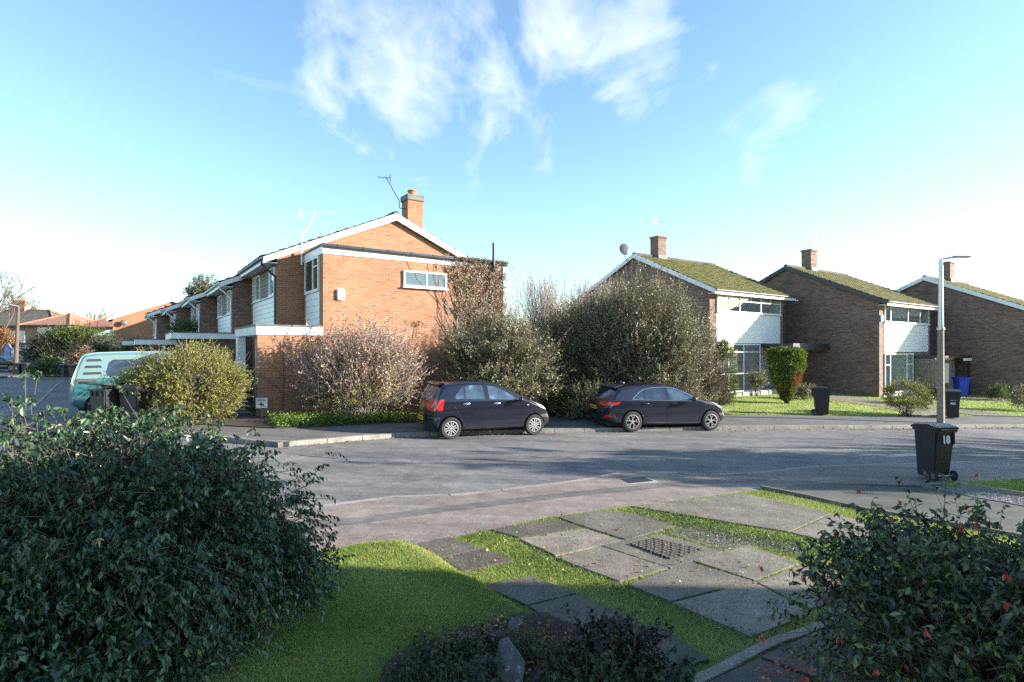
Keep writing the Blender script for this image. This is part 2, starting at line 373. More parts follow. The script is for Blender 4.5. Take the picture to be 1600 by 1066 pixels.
def lump(rng, d, k=14, amp=.28):
    c = sphere_dirs(rng, k); a = rng.uniform(-amp, amp, k)
    return 1 + (np.exp(-(1 - d @ c.T) * 9) * a).sum(1)
def crown(rng, c, rad, nclump, nsprig, per, twig, clump_r, droop=0, zmin=-.4, shell=(.62, 1.0), upb=.3, flat=0, ampl=.28):
    """leaf points on sprigs that sit in clumps through the outer part of a lumpy volume"""
    c = np.array(c, float); rad = np.array(rad, float)
    d = sphere_dirs(rng, nclump, zmin); r = rng.uniform(shell[0], shell[1], nclump) * lump(rng, d, amp=ampl)
    cc = c + d * rad * r[:, None]
    i = rng.integers(0, nclump, nsprig)
    p = cc[i] + rng.normal(size=(nsprig, 3)) * clump_r * rng.uniform(.6, 1.3, nclump)[i][:, None]
    o = nrm((p - c) / rad ** 1.5)
    o = nrm(o + rng.normal(size=(nsprig, 3)) * .45 + np.array([0, 0, upb]))
    tl = twig * rng.uniform(.5, 1.3, nsprig)[:, None]
    e = p + o * tl - np.array([0, 0, 1]) * droop * tl * .35
    t = np.linspace(.12, 1, per)[None, :, None]
    B = (p[:, None] * (1 - t) + e[:, None] * t + np.array([0, 0, 1]) * droop * .25 * tl[:, None] * 4 * t * (1 - t) * .5)
    pr = rng.normal(size=B.shape); D = nrm(o[:, None] * .45 + nrm(pr) * .8 + np.array([0, 0, -1]) * droop)
    return B.reshape(-1, 3), D.reshape(-1, 3), np.concatenate([p - o * tl * .8, e], 1)
def stems(rng, base, c, rad, n, r0, bend=.2, top=(.5, .9), parts=5, spread=.25, zmin=0):
    segs = []
    d = sphere_dirs(rng, n, zmin)
    for k in range(n):
        a = np.array(base) + np.array([*rng.normal(size=2) * spread * rad[0] * .5, 0])
        e = np.array(c) + d[k] * np.array(rad) * rng.uniform(*top)
        m = (a + e) / 2 + rng.normal(size=3) * bend * rad[0]; m[2] = max(m[2], a[2] + .1)
        pts = [(1 - t) ** 2 * a + 2 * t * (1 - t) * m + t * t * e for t in np.linspace(0, 1, parts + 1)]
        for j in range(parts):
            segs.append((pts[j], pts[j + 1], r0 * (1 - .8 * j / parts), r0 * (1 - .8 * (j + 1) / parts)))
    return segs
def shrub(name, label, cat, base, c, rad, leafmat, nclump, nsprig, per, L, Wd, seed, twig=.3, clump_r=.2, droop=0, stem_n=14, stem_r=.02, stemmat='bark', group=None, up=.6, twigr=.003, zmin=-.4, shell=(.62, 1), upb=.3, ampl=.28, stemtop=(.5, .9)):
    rng = np.random.default_rng(seed)
    t = empty(name, base, 0, label, cat, group); b = np.array(base)
    P, D, tw = crown(rng, np.array(c) - b, rad, nclump, nsprig, per, twig, clump_r, droop, zmin, shell, upb, ampl=ampl)
    k = P[:, 2] > .03
    leaves_mesh('foliage', P[k], D[k], L, Wd, leafmat, t, rng, up)
    S = stems(rng, (0, 0, 0), np.array(c) - b, rad, stem_n, stem_r, top=stemtop)
    S = np.array([[*a_, *b_, r0, r1] for a_, b_, r0, r1 in S])
    tw = np.concatenate([tw, np.full((len(tw), 1), twigr), np.full((len(tw), 1), twigr * .5)], 1)
    tw = tw[tw[:, 2] > .02]
    segs_mesh('stem', np.concatenate([S, tw]), stemmat, t, 4)
    return t
def bare_segs(rng, p, d, L, r, lv, out, spread=.55, minr=.004, gn=.15):
    nseg = 3; q = p
    for i in range(nseg):
        d = nrm(d + rng.normal(size=3) * gn + np.array([0, 0, .05])); e = q + d * L / nseg
        out.append((q, e, r * (1 - .12 * i), r * (1 - .12 * (i + 1)))); q = e
        if lv > 0 and i >= (0 if lv < 3 else 1):
            for _ in range(rng.integers(1, 3)):
                s = nrm(rng.normal(size=3)); dd = nrm(d + s * spread * rng.uniform(.7, 1.4))
                bare_segs(rng, q, dd, L * rng.uniform(.5, .75), max(minr, r * .5), lv - 1, out, spread, minr, gn)
    if lv > 0: bare_segs(rng, q, d, L * .7, max(minr, r * .62), lv - 1, out, spread, minr, gn)
def bare_tree(name, label, base, h, seed, r=.15, lv=4, mat='bark', group=None, minr=.006, spread=.6):
    rng = np.random.default_rng(seed); t = empty(name, base, 0, label, 'tree', group)
    out = [(np.zeros(3), np.array([0, 0, h * .25]), r, r * .8)]
    crown_ = []
    for k in range(4):
        a = k * 1.57 + rng.uniform(0, 1); dd = nrm(np.array([math.cos(a) * .5, math.sin(a) * .5, 1.]))
        bare_segs(rng, np.array([0, 0, h * (.2 + .02 * k)]), dd, h * .32, r * .55, lv - 1, crown_, spread, minr)
    segs_mesh('trunk', out, mat, t, 8); segs_mesh('crown', crown_, mat, t, 4); return t
# ---------------------------------------------------------------- ground sheets
def sheet(name, poly, mat, top, thick=0, kind='structure', label=None, cat=None, group=None, zfun=None, bevel=0):
    bm = bmesh.new(); vs = [bm.verts.new((x, y, 0)) for x, y in poly]
    f = bm.faces.new(vs); bm.normal_update()
    if f.normal.z < 0: f.normal_flip()
    bmesh.ops.triangulate(bm, faces=bm.faces[:])
    for t, ax in ((GX[1:-1], 0), (GY[1:-1], 1)):
        for a, _ in t:
            co = (a, 0, 0) if ax == 0 else (0, a, 0); no = (1, 0, 0) if ax == 0 else (0, 1, 0)
            bmesh.ops.bisect_plane(bm, geom=bm.verts[:] + bm.edges[:] + bm.faces[:], plane_co=co, plane_no=no)
    if zfun: 
        xs = [p[0] for p in poly]; ys = [p[1] for p in poly]
        for a0, a1, ax in ((min(xs), max(xs), 0), (min(ys), max(ys), 1)):
            k = int((a1 - a0) / .08)
            for i in range(1, k):
                a = a0 + (a1 - a0) * i / k
                bmesh.ops.bisect_plane(bm, geom=bm.verts[:] + bm.edges[:] + bm.faces[:], plane_co=(a, 0, 0) if ax == 0 else (0, a, 0), plane_no=(1, 0, 0) if ax == 0 else (0, 1, 0))
    if thick:
        top_f = bm.faces[:]
        r = bmesh.ops.extrude_face_region(bm, geom=top_f)
        nv = [e for e in r['geom'] if isinstance(e, bmesh.types.BMVert)]
        newtop = set(nv)
    else: newtop = set(bm.verts)
    for v in bm.verts:
        g = G(v.co.x, v.co.y)
        v.co.z = g + top + (zfun(v.co.x, v.co.y) if zfun and v in newtop else 0) - (0 if v in newtop else thick)
    if thick: bmesh.ops.recalc_face_normals(bm, faces=bm.faces)
    me = bpy.data.meshes.new(name); bm.to_mesh(me); bm.free(); me.materials.append(M[mat])
    if zfun: finish(me, 40)
    o = bpy.data.objects.new(name, me); reg(o)
    return tag(o, label, cat, group, kind)
def inpoly(x, y, poly):
    r = np.zeros(len(x), bool); n = len(poly)
    for i in range(n):
        x0, y0 = poly[i]; x1, y1 = poly[(i + 1) % n]
        c = ((y0 > y) != (y1 > y)); r ^= c & (x < (x1 - x0) * (y - y0) / ((y1 - y0) if y1 != y0 else 1e-9) + x0)
    return r
def scatter(rng, poly, n):
    xs = [p[0] for p in poly]; ys = [p[1] for p in poly]
    x = rng.uniform(min(xs), max(xs), n); y = rng.uniform(min(ys), max(ys), n); k = inpoly(x, y, poly); return x[k], y[k]
# ================================================================ SETTING
GX[0] = (-3000, -.05); GX[-1] = (3000, -1.07); GY[0] = (-3000, 0); GY[-1] = (3000, .3)
sheet('ground', [(-2500, -60), (2500, -60), (2500, 2500), (-2500, 2500)], 'ground', -.16)
KN = [W(*p, -.03) for p in ((300, 822), (430, 800), (540, 784), (600, 776), (638, 772), (722, 772), (800, 762), (908, 749), (979, 735), (1003, 734), (1064, 740), (1146, 741), (1270, 728), (1430, 723), (1600, 719), (2300, 705))]
KF = [W(*p) for p in ((430, 693), (500, 687), (600, 679), (700, 675), (860, 671), (1140, 667), (1330, 665.5), (1600, 664), (2300, 658))]
e0 = Vector(W(29, 649)); e1 = Vector(W(97, 594.5))
KL = [tuple(e1), tuple(e0), (-14.6, 16.6), (-12.6, 14.9), (-10.2, 13.9), (-8, 13.5)]
KW = KL + KF
road = KW + list(reversed(KN)) + [(-8, 7.5), (-12, 7.4), (-40, 7), (-80, 10), (-80, 46), W(0, 590), W(49, 586.5)]
sheet('road', road, 'road', -.10)
def strip(pts, w, a=0.0):
    """ribbon polygon on the left-hand side of the run (negative w = right-hand side)"""
    P = [Vector(p) for p in pts]; A = []; B = []
    for i, p in enumerate(P):
        d = (P[min(i + 1, len(P) - 1)] - P[max(i - 1, 0)]).normalized(); n = Vector((-d.y, d.x))
        A.append(tuple(p + n * a)); B.append(tuple(p + n * w))
    return A + B[::-1]
def runs(pts, step):
    """resample a polyline at about equal steps"""
    P = [Vector(p) for p in pts]; out = [P[0]]; need = step
    for a, b in zip(P, P[1:]):
        L = (b - a).length; pos = 0
        while L - pos >= need: pos += need; out.append(a + (b - a) * pos / L); need = step
        need -= L - pos
    return [tuple(p) for p in out]
# kerbs: stones along each edge
def kerb(name, pts, w, top, thick, step=.92, lim=75):
    pts = [p for p in pts if abs(p[0]) < lim]
    q = runs(pts, step); m = MB()
    for a, b in zip(q, q[1:]):
        a = Vector(a); b = Vector(b); d = (b - a).normalized(); n = Vector((-d.y, d.x)); a = a + d * .008; b = b - d * .008
        c = [a, b, b + n * w, a + n * w]; v = [(p.x, p.y, G(p.x, p.y) + t) for t in (top - thick, top) for p in c]
        m.add(v, [(3, 2, 1, 0), (4, 5, 6, 7), (0, 1, 5, 4), (1, 2, 6, 5), (2, 3, 7, 6), (3, 0, 4, 7)])
    return tag(m.build(name, 'kerb', smooth=None), kind='structure')
kerb('kerb', KW, .13, .012, .16)
kerb('kerb', KN, -.09, -.029, .12)
KB = [W(*p) for p in ((431, 670), (498, 668), (557, 664), (652, 660), (863, 649), (1143, 648.5), (1461, 650), (1600, 650), (2300, 647))]
inner = [tuple(Vector(p) + UD.to_2d() * 2.2) for p in KL[:2]] + [(-12.4, 17.6), (-10.4, 16.4), (-8.2, 15.5)]
def off(pts, w): s = strip(pts, w, w); return s[:len(pts)]
sheet('pavement', off(KW, .13) + KB[::-1] + inner[::-1], 'pave_far', 0, .14)
GE = [W(*p) for p in ((250, 905), (400, 880), (540, 860), (648, 849), (712, 836), (850, 806), (960, 791), (1080, 776), (1190, 762), (1290, 753), (1440, 756), (1600, 749), (2300, 735))]
sheet('pavement', off(KN, -.09) + GE[::-1], 'pave', -.03, .12)
sheet('pavement_patch', [W(*p, -.03) for p in ((430, 822), (545, 810), (700, 791), (900, 768), (1060, 753), (1200, 747), (1200, 751), (1062, 759), (902, 775), (700, 799), (545, 820), (430, 834))], 'pave_far', -.026, 0)
sheet('footpath', [W(-80, 703), W(100, 703), W(90, 770), W(-80, 780)], 'pave', -.05, .05)
# driveway where the van stands
def LV(o, u, v): p = Vector(o) + UD.to_2d() * u + VD.to_2d() * v; return (p.x, p.y)
GC = (-7.6, 16.6)
sheet('driveway', [LV(GC, -6.6, .9), LV(GC, .0, .9), LV(GC, .0, 5.2), LV(GC, -6.2, 5.2)], 'pave_far', .012, .15)
sheet('garden_bed', [(-11.4, 15.4), (-9.8, 14.75), KB[0], KB[1], KB[2], KB[3], KB[4], KB[5], (8.2, 30), (-4, 26), (-7.6, 16.7), LV(GC, -.3, .88), LV(GC, -4.5, .88)], 'soil', .03, .2)
sheet('lawn', [(p[0] - (.35 if i == 0 else 0), p[1]) for i, p in enumerate(KB[5:])] + [(90, 60), (5, 60), (8.3, 30)], 'lawn', .025, .18)
sheet('path', [W(1262, 613), W(1300, 616), W(1384, 629), W(1437, 640), W(1500, 650.5), W(1425, 650), W(1395, 641), W(1340, 632), W(1262, 622)], 'pave', .04, .05)
sheet('path', [W(1441, 634), W(1475, 636), W(1600, 652), W(1520, 650), W(1440, 638)], 'pave', .04, .05)
sheet('path', [W(1500, 622), W(1620, 627), W(1620, 631), W(1500, 626)], 'pave', .04, .05)
# far end of the side road
sheet('pavement', [W(-40, 589.5), W(49, 586), W(97, 594), W(130, 592), W(130, 581), W(-40, 580)], 'pave_far', 0.0, .12)
sheet('driveway', [W(88, 585.5), W(150, 588), W(190, 580), W(120, 576)], 'pave_far', .02, .1)
# ---------------------------------------------------------------- near garden
garden = GE[:9] + [W(1344, 793), W(1600, 834), W(1900, 885), (9, 4), (8, -6), (-9, -6), (-9, 5)]
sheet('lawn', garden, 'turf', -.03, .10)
# raised front lawn
LAWN = [W(*p) for p in ((380, 893), (470, 873), (520, 864), (560, 854), (621, 848), (648, 855), (672, 866), (695, 879), (729, 902), (763, 921), (800, 944), (818, 958), (790, 965), (709, 989), (640, 1008), (600, 1040), (594, 1100), (560, 1200))] + [(-3.4, 2.6), (-4, 5)]
def edist(x, y, poly):
    best = 9
    for i in range(len(poly)):
        ax, ay = poly[i]; bx, by = poly[(i + 1) % len(poly)]; dx, dy = bx - ax, by - ay
        t = max(0, min(1, ((x - ax) * dx + (y - ay) * dy) / (dx * dx + dy * dy + 1e-9))); best = min(best, math.hypot(x - ax - t * dx, y - ay - t * dy))
    return best
def mound(x, y): k = min(1, edist(x, y, LAWN) / .28); return .10 * math.sin(k * math.pi / 2) + .012 * math.sin(x * 5) * math.sin(y * 4.3)
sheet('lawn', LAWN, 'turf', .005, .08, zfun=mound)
slabs = [
 ([(638, 850), (702, 836), (753, 853.5), (688, 869)], 0), ([(690, 869.6), (755, 854.2), (803.5, 873.5), (722.5, 890.4)], 0),
 ([(766, 825), (868, 808), (911, 822), (810, 837.5)], 0), ([(811, 840), (913, 824), (974, 842.5), (868, 866)], 1),
 ([(872, 806), (938, 796), (992, 800), (1058, 819), (978, 841), (914, 821)], 1),
 ([(869, 869), (938, 851), (1045, 885), (969, 906)], 1), ([(940, 850), (981, 838.5), (1035, 832), (1130, 859), (1048, 885)], 1),
 ([(753, 912), (830.5, 897.5), (901, 924), (824, 943)], 0), ([(826, 944), (903, 925), (989, 965), (932, 979), (890, 985)], 0),
 ([(981, 911), (1078, 875.5), (1176, 905), (1047, 937)], 1), ([(1050, 939), (1180, 907), (1268, 955), (1174, 992)], 1),
 ([(1082, 873), (1171, 850), (1249, 877), (1179, 904)], 1), ([(1182, 906), (1252, 880), (1330, 905), (1272, 950)], 1),
 ([(985, 789), (1160, 769), (1300, 800), (1233, 829)], 1),
 ([(1236, 830), (1303, 801), (1440, 835), (1345, 852), (1290, 843)], 1),
 ([(985, 974), (1024, 973), (1110, 1027), (1040, 1045), (930, 1050)], 0),
 ([(1188, 1022), (1290, 978), (1420, 1010), (1330, 1075)], 0), ([(1080, 1072), (1185, 1024), (1325, 1078), (1250, 1140), (1090, 1130)], 0),
 ([(1300, 975), (1400, 940), (1560, 980), (1430, 1007)], 0), ([(1346, 905), (1440, 870), (1600, 915), (1500, 960)], 0)]
rs = random.Random(4); SLW = []
slab_lab = ['mossy grey paving slab', 'weathered grey paving slab']
where = ['between raised lawn and pavement', 'beside the raised lawn edge', 'at pavement edge beyond the grass strip', 'pale, just behind the cracked pair', 'at pavement edge, lifted at its corner', 'speckled, left of the iron manhole grating', 'framing the iron manhole grating', 'upper half in sun beside the diagonal grass strip', 'in shade behind the rockery', 'below the manhole, half in sun', 'large purple-grey one wholly in house shadow', 'right of manhole with raised dark edge', 'partly behind the flowering bush', 'long one at pavement edge by the weedy strip', 'beside driveway edging behind the bush', 'dark one right of the purple-leaved plant', 'at foot of the flowering bush by the stone edging', 'dark one at bottom beside fallen petals', 'mostly hidden under the flowering bush', 'glimpsed through the flowering bush']
for i, (pp, k) in enumerate(slabs):
    poly = [W(*p, .01) for p in pp]; SLW.append(poly)
    c = Vector((sum(p[0] for p in poly) / len(poly), sum(p[1] for p in poly) / len(poly)))
    rough_ = []
    for q0, q1 in zip(poly, poly[1:] + poly[:1]):
        q0, q1 = Vector(q0), Vector(q1); d_ = q1 - q0; n_ = Vector((-d_.y, d_.x)).normalized(); K = max(3, int(d_.length / .07))
        for j in range(K): rough_.append(tuple(q0 + d_ * (j / K) + n_ * (rs.gauss(0, .0045) + (rs.random() < .06) * .012)))
    poly2 = [tuple(c + (Vector(p) - c) * (1 - .008 / max(.2, (Vector(p) - c).length))) for p in poly]
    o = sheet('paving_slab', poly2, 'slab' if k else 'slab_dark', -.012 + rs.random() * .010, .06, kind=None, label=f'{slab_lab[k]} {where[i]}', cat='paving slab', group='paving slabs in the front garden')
WEED = [W(*p) for p in ((1040, 829), (1072, 817), (1150, 832), (1240, 846), (1268, 870), (1180, 848), (1132, 858))]
sheet('moss_patch', WEED, 'gravel', -.024, .03); SLW.append(WEED)
# stone edging
def edging(pts, w, h, label):
    return sheet('edging_stone', strip([W(*p) for p in pts], w), 'slab', h, .1, kind=None, label=label, cat='edging')
edging([(1040, 1075), (1075, 1058), (1108, 1044), (1150, 1022), (1187, 1004), (1215, 992), (1240, 985), (1290, 966), (1340, 950)], -.085, .0, 'worn pale stone edging running below the flowering bush')
edging([(1188, 761), (1260, 775), (1344, 794), (1450, 812), (1600, 838), (1800, 875)],   .06, .02, 'straight concrete edging between verge and driveway')
DR = [W(*p) for p in ((1192, 759), (1262, 773), (1346, 791), (1452, 809), (1602, 835), (1900, 888), (1900, 815), (1600, 791), (1520, 776), (1440, 761), (1290, 755))]
sheet('driveway', DR, 'drive', -.012, .08)
sheet('lawn', [W(*p) for p in ((1473, 757), (1600, 750), (2100, 740), (2100, 800), (1600, 773), (1512, 760))], 'lawn', .03, .12)
sheet('edging_board', strip([W(*p) for p in ((1500, 759), (1600, 775), (1800, 808))], .06), 'bark_pale', .06, .1, kind=None, label='brown edging between right lawn and white gravel', cat='edging')
sheet('gravel', [W(*p) for p in ((1440, 759), (1503, 761), (1600, 777), (1800, 810), (1800, 822), (1600, 790), (1520, 776))], 'gravel', .0, .1, kind='stuff')
# small cover plate let into the pavement
t_ = empty('cover_plate', (*W(995, 748), G(*W(995, 748)) - .03), .35, 'small square iron cover plate set in the near pavement', 'cover plate')
MB().box(-.30, .30, -.22, .22, -.02, .004).build('frame', 'concrete', t_); MB().box(-.25, .25, -.17, .17, .0041, .009).build('lid', 'dark_paint', t_)
# manhole grating
mp = [W(*p, .03) for p in ((983, 846), (1022, 837.5), (1101, 855), (1047, 869.5))]
mh = empty('manhole_cover', (mp[0][0], mp[0][1], 0), 0, 'dark iron manhole grating set in a concrete slab', 'manhole cover')
m = MB(); a, b, c, d = [Vector((*p, G(*p))) for p in mp]
def bl(s, t, z): p = (a * (1 - s) + b * s) * (1 - t) + (d * (1 - s) + c * s) * t; return Vector((p.x - mp[0][0], p.y - mp[0][1], p.z + z))
m.add([bl(0, 0, .003), bl(1, 0, .003), bl(1, 1, .003), bl(0, 1, .003)], [(0, 1, 2, 3)]); fr = m.build('frame', 'dark_paint', mh)
m = MB(); nn = (7, 11)
for i in range(nn[0]):
    for j in range(nn[1]):
        s0, s1, t0, t1 = (i + .12) / nn[0], (i + .88) / nn[0], (j + .2) / nn[1], (j + .8) / nn[1]
        if (i + j) % 2: s0, s1 = (i + .05) / nn[0], (i + .7) / nn[0]
        P = [bl(s, t, z) for z in (.003, .014) for s, t in ((s0, t0), (s1, t0), (s1, t1), (s0, t1))]
        m.add(P, [(4, 5, 6, 7), (0, 1, 5, 4), (1, 2, 6, 5), (2, 3, 7, 6), (3, 0, 4, 7)])
m.build('grating', 'iron', mh)
# ================================================================ HOUSES
def tiles(name, O, a, s, La, Ls, mat, parent, seed=1, tw=.30, th=.34, jit=.006):
    r = random.Random(seed); O = Vector(O); a = Vector(a).normalized(); s = Vector(s).normalized(); n = a.cross(s)
    if n.z < 0: n = -n
    m = MB(); nc = int(La / tw); nr_ = int(Ls / th); tw = La / nc; th = Ls / nr_
    for i in range(nr_):
        for j in range(nc):
            x0 = j * tw + .004 + (tw / 2 if False else 0); x1 = (j + 1) * tw - .004; y0 = i * th - .05; y1 = (i + 1) * th
            hb = .07 + r.uniform(-jit, jit * 2.5); ht = .018; e = r.uniform(-jit, jit)
            xm = (x0 + x1) / 2
            P = []
            for z in (0, 1):
                for (x, y, h) in ((x0, y0, hb + e), (xm, y0, hb - .018), (x1, y0, hb + .012), (x1, y1, ht + .012), (xm, y1, ht - .018), (x0, y1, ht)):
                    P.append(O + a * x + s * y + n * (h if z else h - .02))
            f = [(5, 4, 3, 2, 1, 0), (6, 7, 10, 11), (7, 8, 9, 10), (0, 1, 7, 6), (1, 2, 8, 7), (2, 3, 9, 8), (3, 4, 10, 9), (4, 5, 11, 10), (5, 0, 6, 11)]
            m.add(P, f)
    sl = [O + a * 0 - n * .06, O + a * La - n * .06, O + a * La + s * Ls - n * .06, O + s * Ls - n * .06]
    su = [p + n * .065 for p in sl]
    m.add(sl + su, [(3, 2, 1, 0), (4, 5, 6, 7), (0, 1, 5, 4), (1, 2, 6, 5), (2, 3, 7, 6), (3, 0, 4, 7)])
    return m.build(name, mat, parent)
def window(parent, loc, rz, w, h, cols=(0, .5, 1), tops=None, back='interior', frac=.72, fr=.055, sill=True, name='window', half=None, depth=.0, wavy=False):
    """frame with panes; local x along the wall, -y outwards, loc = bottom left corner"""
    m = MB(); D0, D1 = -.075, -.004
    m.box(0, w, D0, D1, 0, fr); m.box(0, w, D0, D1, h - fr, h)
    for k, c in enumerate(cols):
        x = c * w; x0, x1 = (0, fr) if k == 0 else ((w - fr, w) if k == len(cols) - 1 else (x - fr / 2, x + fr / 2))
        m.box(x0, x1, D0 + .002, D1 - .002, fr, h - fr)
    for k in range(len(cols) - 1):
        if tops is None or not tops[k]: continue
        x0 = cols[k] * w + (fr if k == 0 else fr / 2); x1 = cols[k + 1] * w - (fr if k == len(cols) - 2 else fr / 2)
        fs = tops[k] if isinstance(tops[k], (list, tuple)) else (tops[k],)
        for q in fs:
            if q > 0: m.box(x0, x1, D0 + .004, D1 - .004, h * q - fr * .4, h * q + fr * .4)
            else: xm = (x0 + x1) / 2; m.box(xm - fr * .4, xm + fr * .4, D0 + .006, D1 - .006, h * abs(q) + fr * .4, h - fr)
    o = m.build(name, 'white', parent, bevel=0); o.location = loc; o.rotation_euler = (0, 0, rz)
    MB().add([(fr * .5, -.04, fr * .5), (w - fr * .5, -.04, fr * .5), (w - fr * .5, -.04, h - fr * .5), (fr * .5, -.04, h - fr * .5)], [(0, 1, 2, 3)]).build('pane', 'glass', o)
    if wavy:
        m = MB(); n = int(w / .05); pts = [(fr * .6 + (w - fr * 1.2) * i / n, -.022 + .008 * math.sin(i * 1.9) + .003 * math.sin(i * .7)) for i in range(n + 1)]
        for p, q in zip(pts, pts[1:]): m.add([(p[0], p[1], fr), (q[0], q[1], fr), (q[0], q[1], h - fr), (p[0], p[1], h - fr)], [(0, 1, 2, 3)])
        m.build('curtain', back, o, smooth=0)
    else: MB().box(fr * .5, w - fr * .5, -.016, -.008, fr * .5, h - fr * .5).build('room_backing', back, o)
    if half: MB().box(half[0] * w, half[1] * w, -.028, -.020, half[2] * h, h - fr).build('blind', 'blind_white', o)
    if sill: MB().box(-.04, w + .04, -.13, .0, -.045, -.003).build('sill', 'white', o)
    return o
def boards(parent, loc, rz, w, h, mat, step=.15, name='cladding'):
    m = MB(); n = max(1, round(h / step)); s = h / n
    for i in range(n):
        m.add([(0, -.012, i * s), (w, -.012, i * s), (w, -.034, i * s), (0, -.034, i * s), (0, -.012, (i + 1) * s - .004), (w, -.012, (i + 1) * s - .004), (w, -.016, (i + 1) * s - .004), (0, -.016, (i + 1) * s - .004)],
              [(0, 1, 2, 3), (7, 6, 5, 4), (3, 2, 6, 7), (0, 3, 7, 4), (2, 1, 5, 6)])
    m.box(0, w, -.010, -.002, 0, h)
    o = m.build(name, mat, parent); o.location = loc; o.rotation_euler = (0, 0, rz); return o
def flat_panel(parent, loc, rz, w, h, mat, t=.03, name='cladding'):
    o = MB().box(0, w, -t, -.003, 0, h).build(name, mat, parent, bevel=.004); o.location = loc; o.rotation_euler = (0, 0, rz); return o
def aerial(parent, p, h, lean=(0, 0), head=2, seed=0, arm=.9, ang=.4, mat='alu', elbow=None, r=.016):
    m = MB(); p = Vector(p); top = p + Vector((lean[0], lean[1], h))
    pts = [p] + ([Vector(e) for e in elbow] if elbow else []) + [top]
    m.path(pts, r, 6)
    a = Vector((math.cos(ang), math.sin(ang), .05)); b = Vector((-a.y, a.x, 0))
    for k in range(head):
        c = top - Vector((0, 0, .45 * k + .03)); q0 = c - a * arm * .35; q1 = c + a * arm * .65
        m.tube(q0, q1, .009, n=5)
        for i in range(9):
            s = c + a * arm * (-.3 + .95 * i / 8); L = .17 - .008 * i
            m.tube(s - b * L, s + b * L, .006, n=4)
        s = q0; 
        for dz in (-.12, -.06, .06, .12): m.tube(s - b * .16 + Vector((0, 0, dz)), s + b * .16 + Vector((0, 0, dz)), .006, n=4)
        for t in (-.15, 0, .15): m.tube(s + b * t + Vector((0, 0, -.13)), s + b * t + Vector((0, 0, .13)), .006, n=4)
    return m.build('aerial', mat, parent)
def gutterdown(parent, pts, mat='dark_paint', r=.035, name='downpipe'):
    m = MB(); m.path(pts, r, 8)
    for p in pts[1:-1]: m.ell(p, r * 1.25, r * 1.25, r * 1.25, 8, 6)
    return m.build(name, mat, parent, smooth=50)
def house_b(H, z0, label, barge, chim_u, seed, Wd=6.8, D=10.0, cladding='flat', tile='tile_moss'):
    t = empty('brick_house', (H[0], H[1], z0), ANG, label, 'house', 'gabled brick houses across the road')
    ez, rz = 5.42, 7.66
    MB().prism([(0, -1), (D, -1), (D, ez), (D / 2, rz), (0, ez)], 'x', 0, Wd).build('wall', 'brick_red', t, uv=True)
    sl = (rz - ez) / (D / 2); S = math.hypot(1, sl); ov = .45
    s = Vector((0, 1, sl)); o = Vector((-.12, -ov, ez - ov * sl + .07)); L = (D / 2 + ov) * S
    rf = tiles('roof', o, (1, 0, 0), s, Wd + .75, L, tile, t, seed)
    tiles('rear_slope', (-.12, D + ov, ez - ov * sl + .07), (1, 0, 0), (0, -1, sl), Wd + .75, L, tile, rf, seed + 9)
    m = MB()
    for i in range(24): x = -.12 + (Wd + .75) * i / 24; m.tube((x, D / 2, rz + .10), (x + (Wd + .75) / 24 - .01, D / 2, rz + .105), .11, .12, 8)
    m.build('ridge_tiles', 'tile_grey', rf, smooth=50)
    # barge boards on both gables
    yr = D / 2; z_e = ez - ov * sl
    for x0 in (-.16, Wd + .60):
        MB().prism([(-ov, z_e - .15), (yr, rz - .12), (D + ov, z_e - .15), (D + ov, z_e + .08), (yr, rz + .12), (-ov, z_e + .08)], 'x', x0, x0 + .035).build('bargeboard', barge, t)
    MB().box(-.12, Wd + .6, -ov - .0, -ov + .03, ez - ov * sl - .16, ez - ov * sl + .05).build('fascia', 'white', t)
    MB().box(-.11, Wd + .59, -ov + .035, -.002, ez - ov * sl - .13, ez - ov * sl - .10).build('soffit', 'white', t)
    m = MB(); m.tube((-.16, -ov - .05, ez - ov * sl + .03), (Wd + .75, -ov - .05, ez - ov * sl + .02), .05, n=8); m.build('gutter', 'grey_plastic', t, smooth=50)
    gutterdown(t, [(Wd + .5, -ov - .04, ez - .25), (Wd + .3, -.1, ez - .55), (Wd - .06, -.06, ez - .7), (Wd - .06, -.06, .1)])
    cz = 8.98; c = MB().box(chim_u - .36, chim_u + .36, D / 2 - .30, D / 2 + .3, rz - .6, cz - .12).box(chim_u - .4, chim_u + .4, D / 2 - .34, D / 2 + .34, cz - .118, cz).build('chimney', 'brick_red', rf, uv=True)
    MB().box(chim_u - .40, chim_u + .40, D / 2 - .36, D / 2 + .36, rz - .15, rz + .20).build('flashing', 'lead', c)
    MB().tube((chim_u, D / 2, cz), (chim_u, D / 2, cz + .06), .11, .10, 12).build('chimney_pot', 'terracotta', c)
    # front face
    if cladding == 'flat': flat_panel(t, (.53, 0, 2.64), 0, 5.8, 1.55, 'white')
    else: boards(t, (.53, 0, 2.64), 0, 5.8, 1.55, 'white')
    return t
H2 = (9.87, 27.8); H3 = (19.26, 29.2); H4 = (28.56, 30.6)
h2 = house_b(H2, 0.0, 'brick house with white bargeboards, flat white panel and satellite dish beside the large shrub', 'white', 2.0, 1)
h3 = house_b(H3, -.47, 'middle brick house with dark bargeboards and white boarded panel', 'dark_paint', 2.6, 2, cladding='boards', tile='tile_brown')
h4 = house_b(H4, -.93, 'brick house with white bargeboards seen gable-on behind the lamp post', 'white', 3.6, 3, tile='tile_brown')
window(h2, (.53, 0, 4.24), 0, 5.8, .95, (0, .333, .666, 1), ((.62, -.62), (.62, -.62), (.62, -.62)), back='room_mid', half=(.02, .32, .62))
window(h2, (.53, 0, .10), 0, 3.78, 2.5, (0, .25, .6, 1), ((.38, .83), (.38, .83), (.38, .83)), back='room_mid')
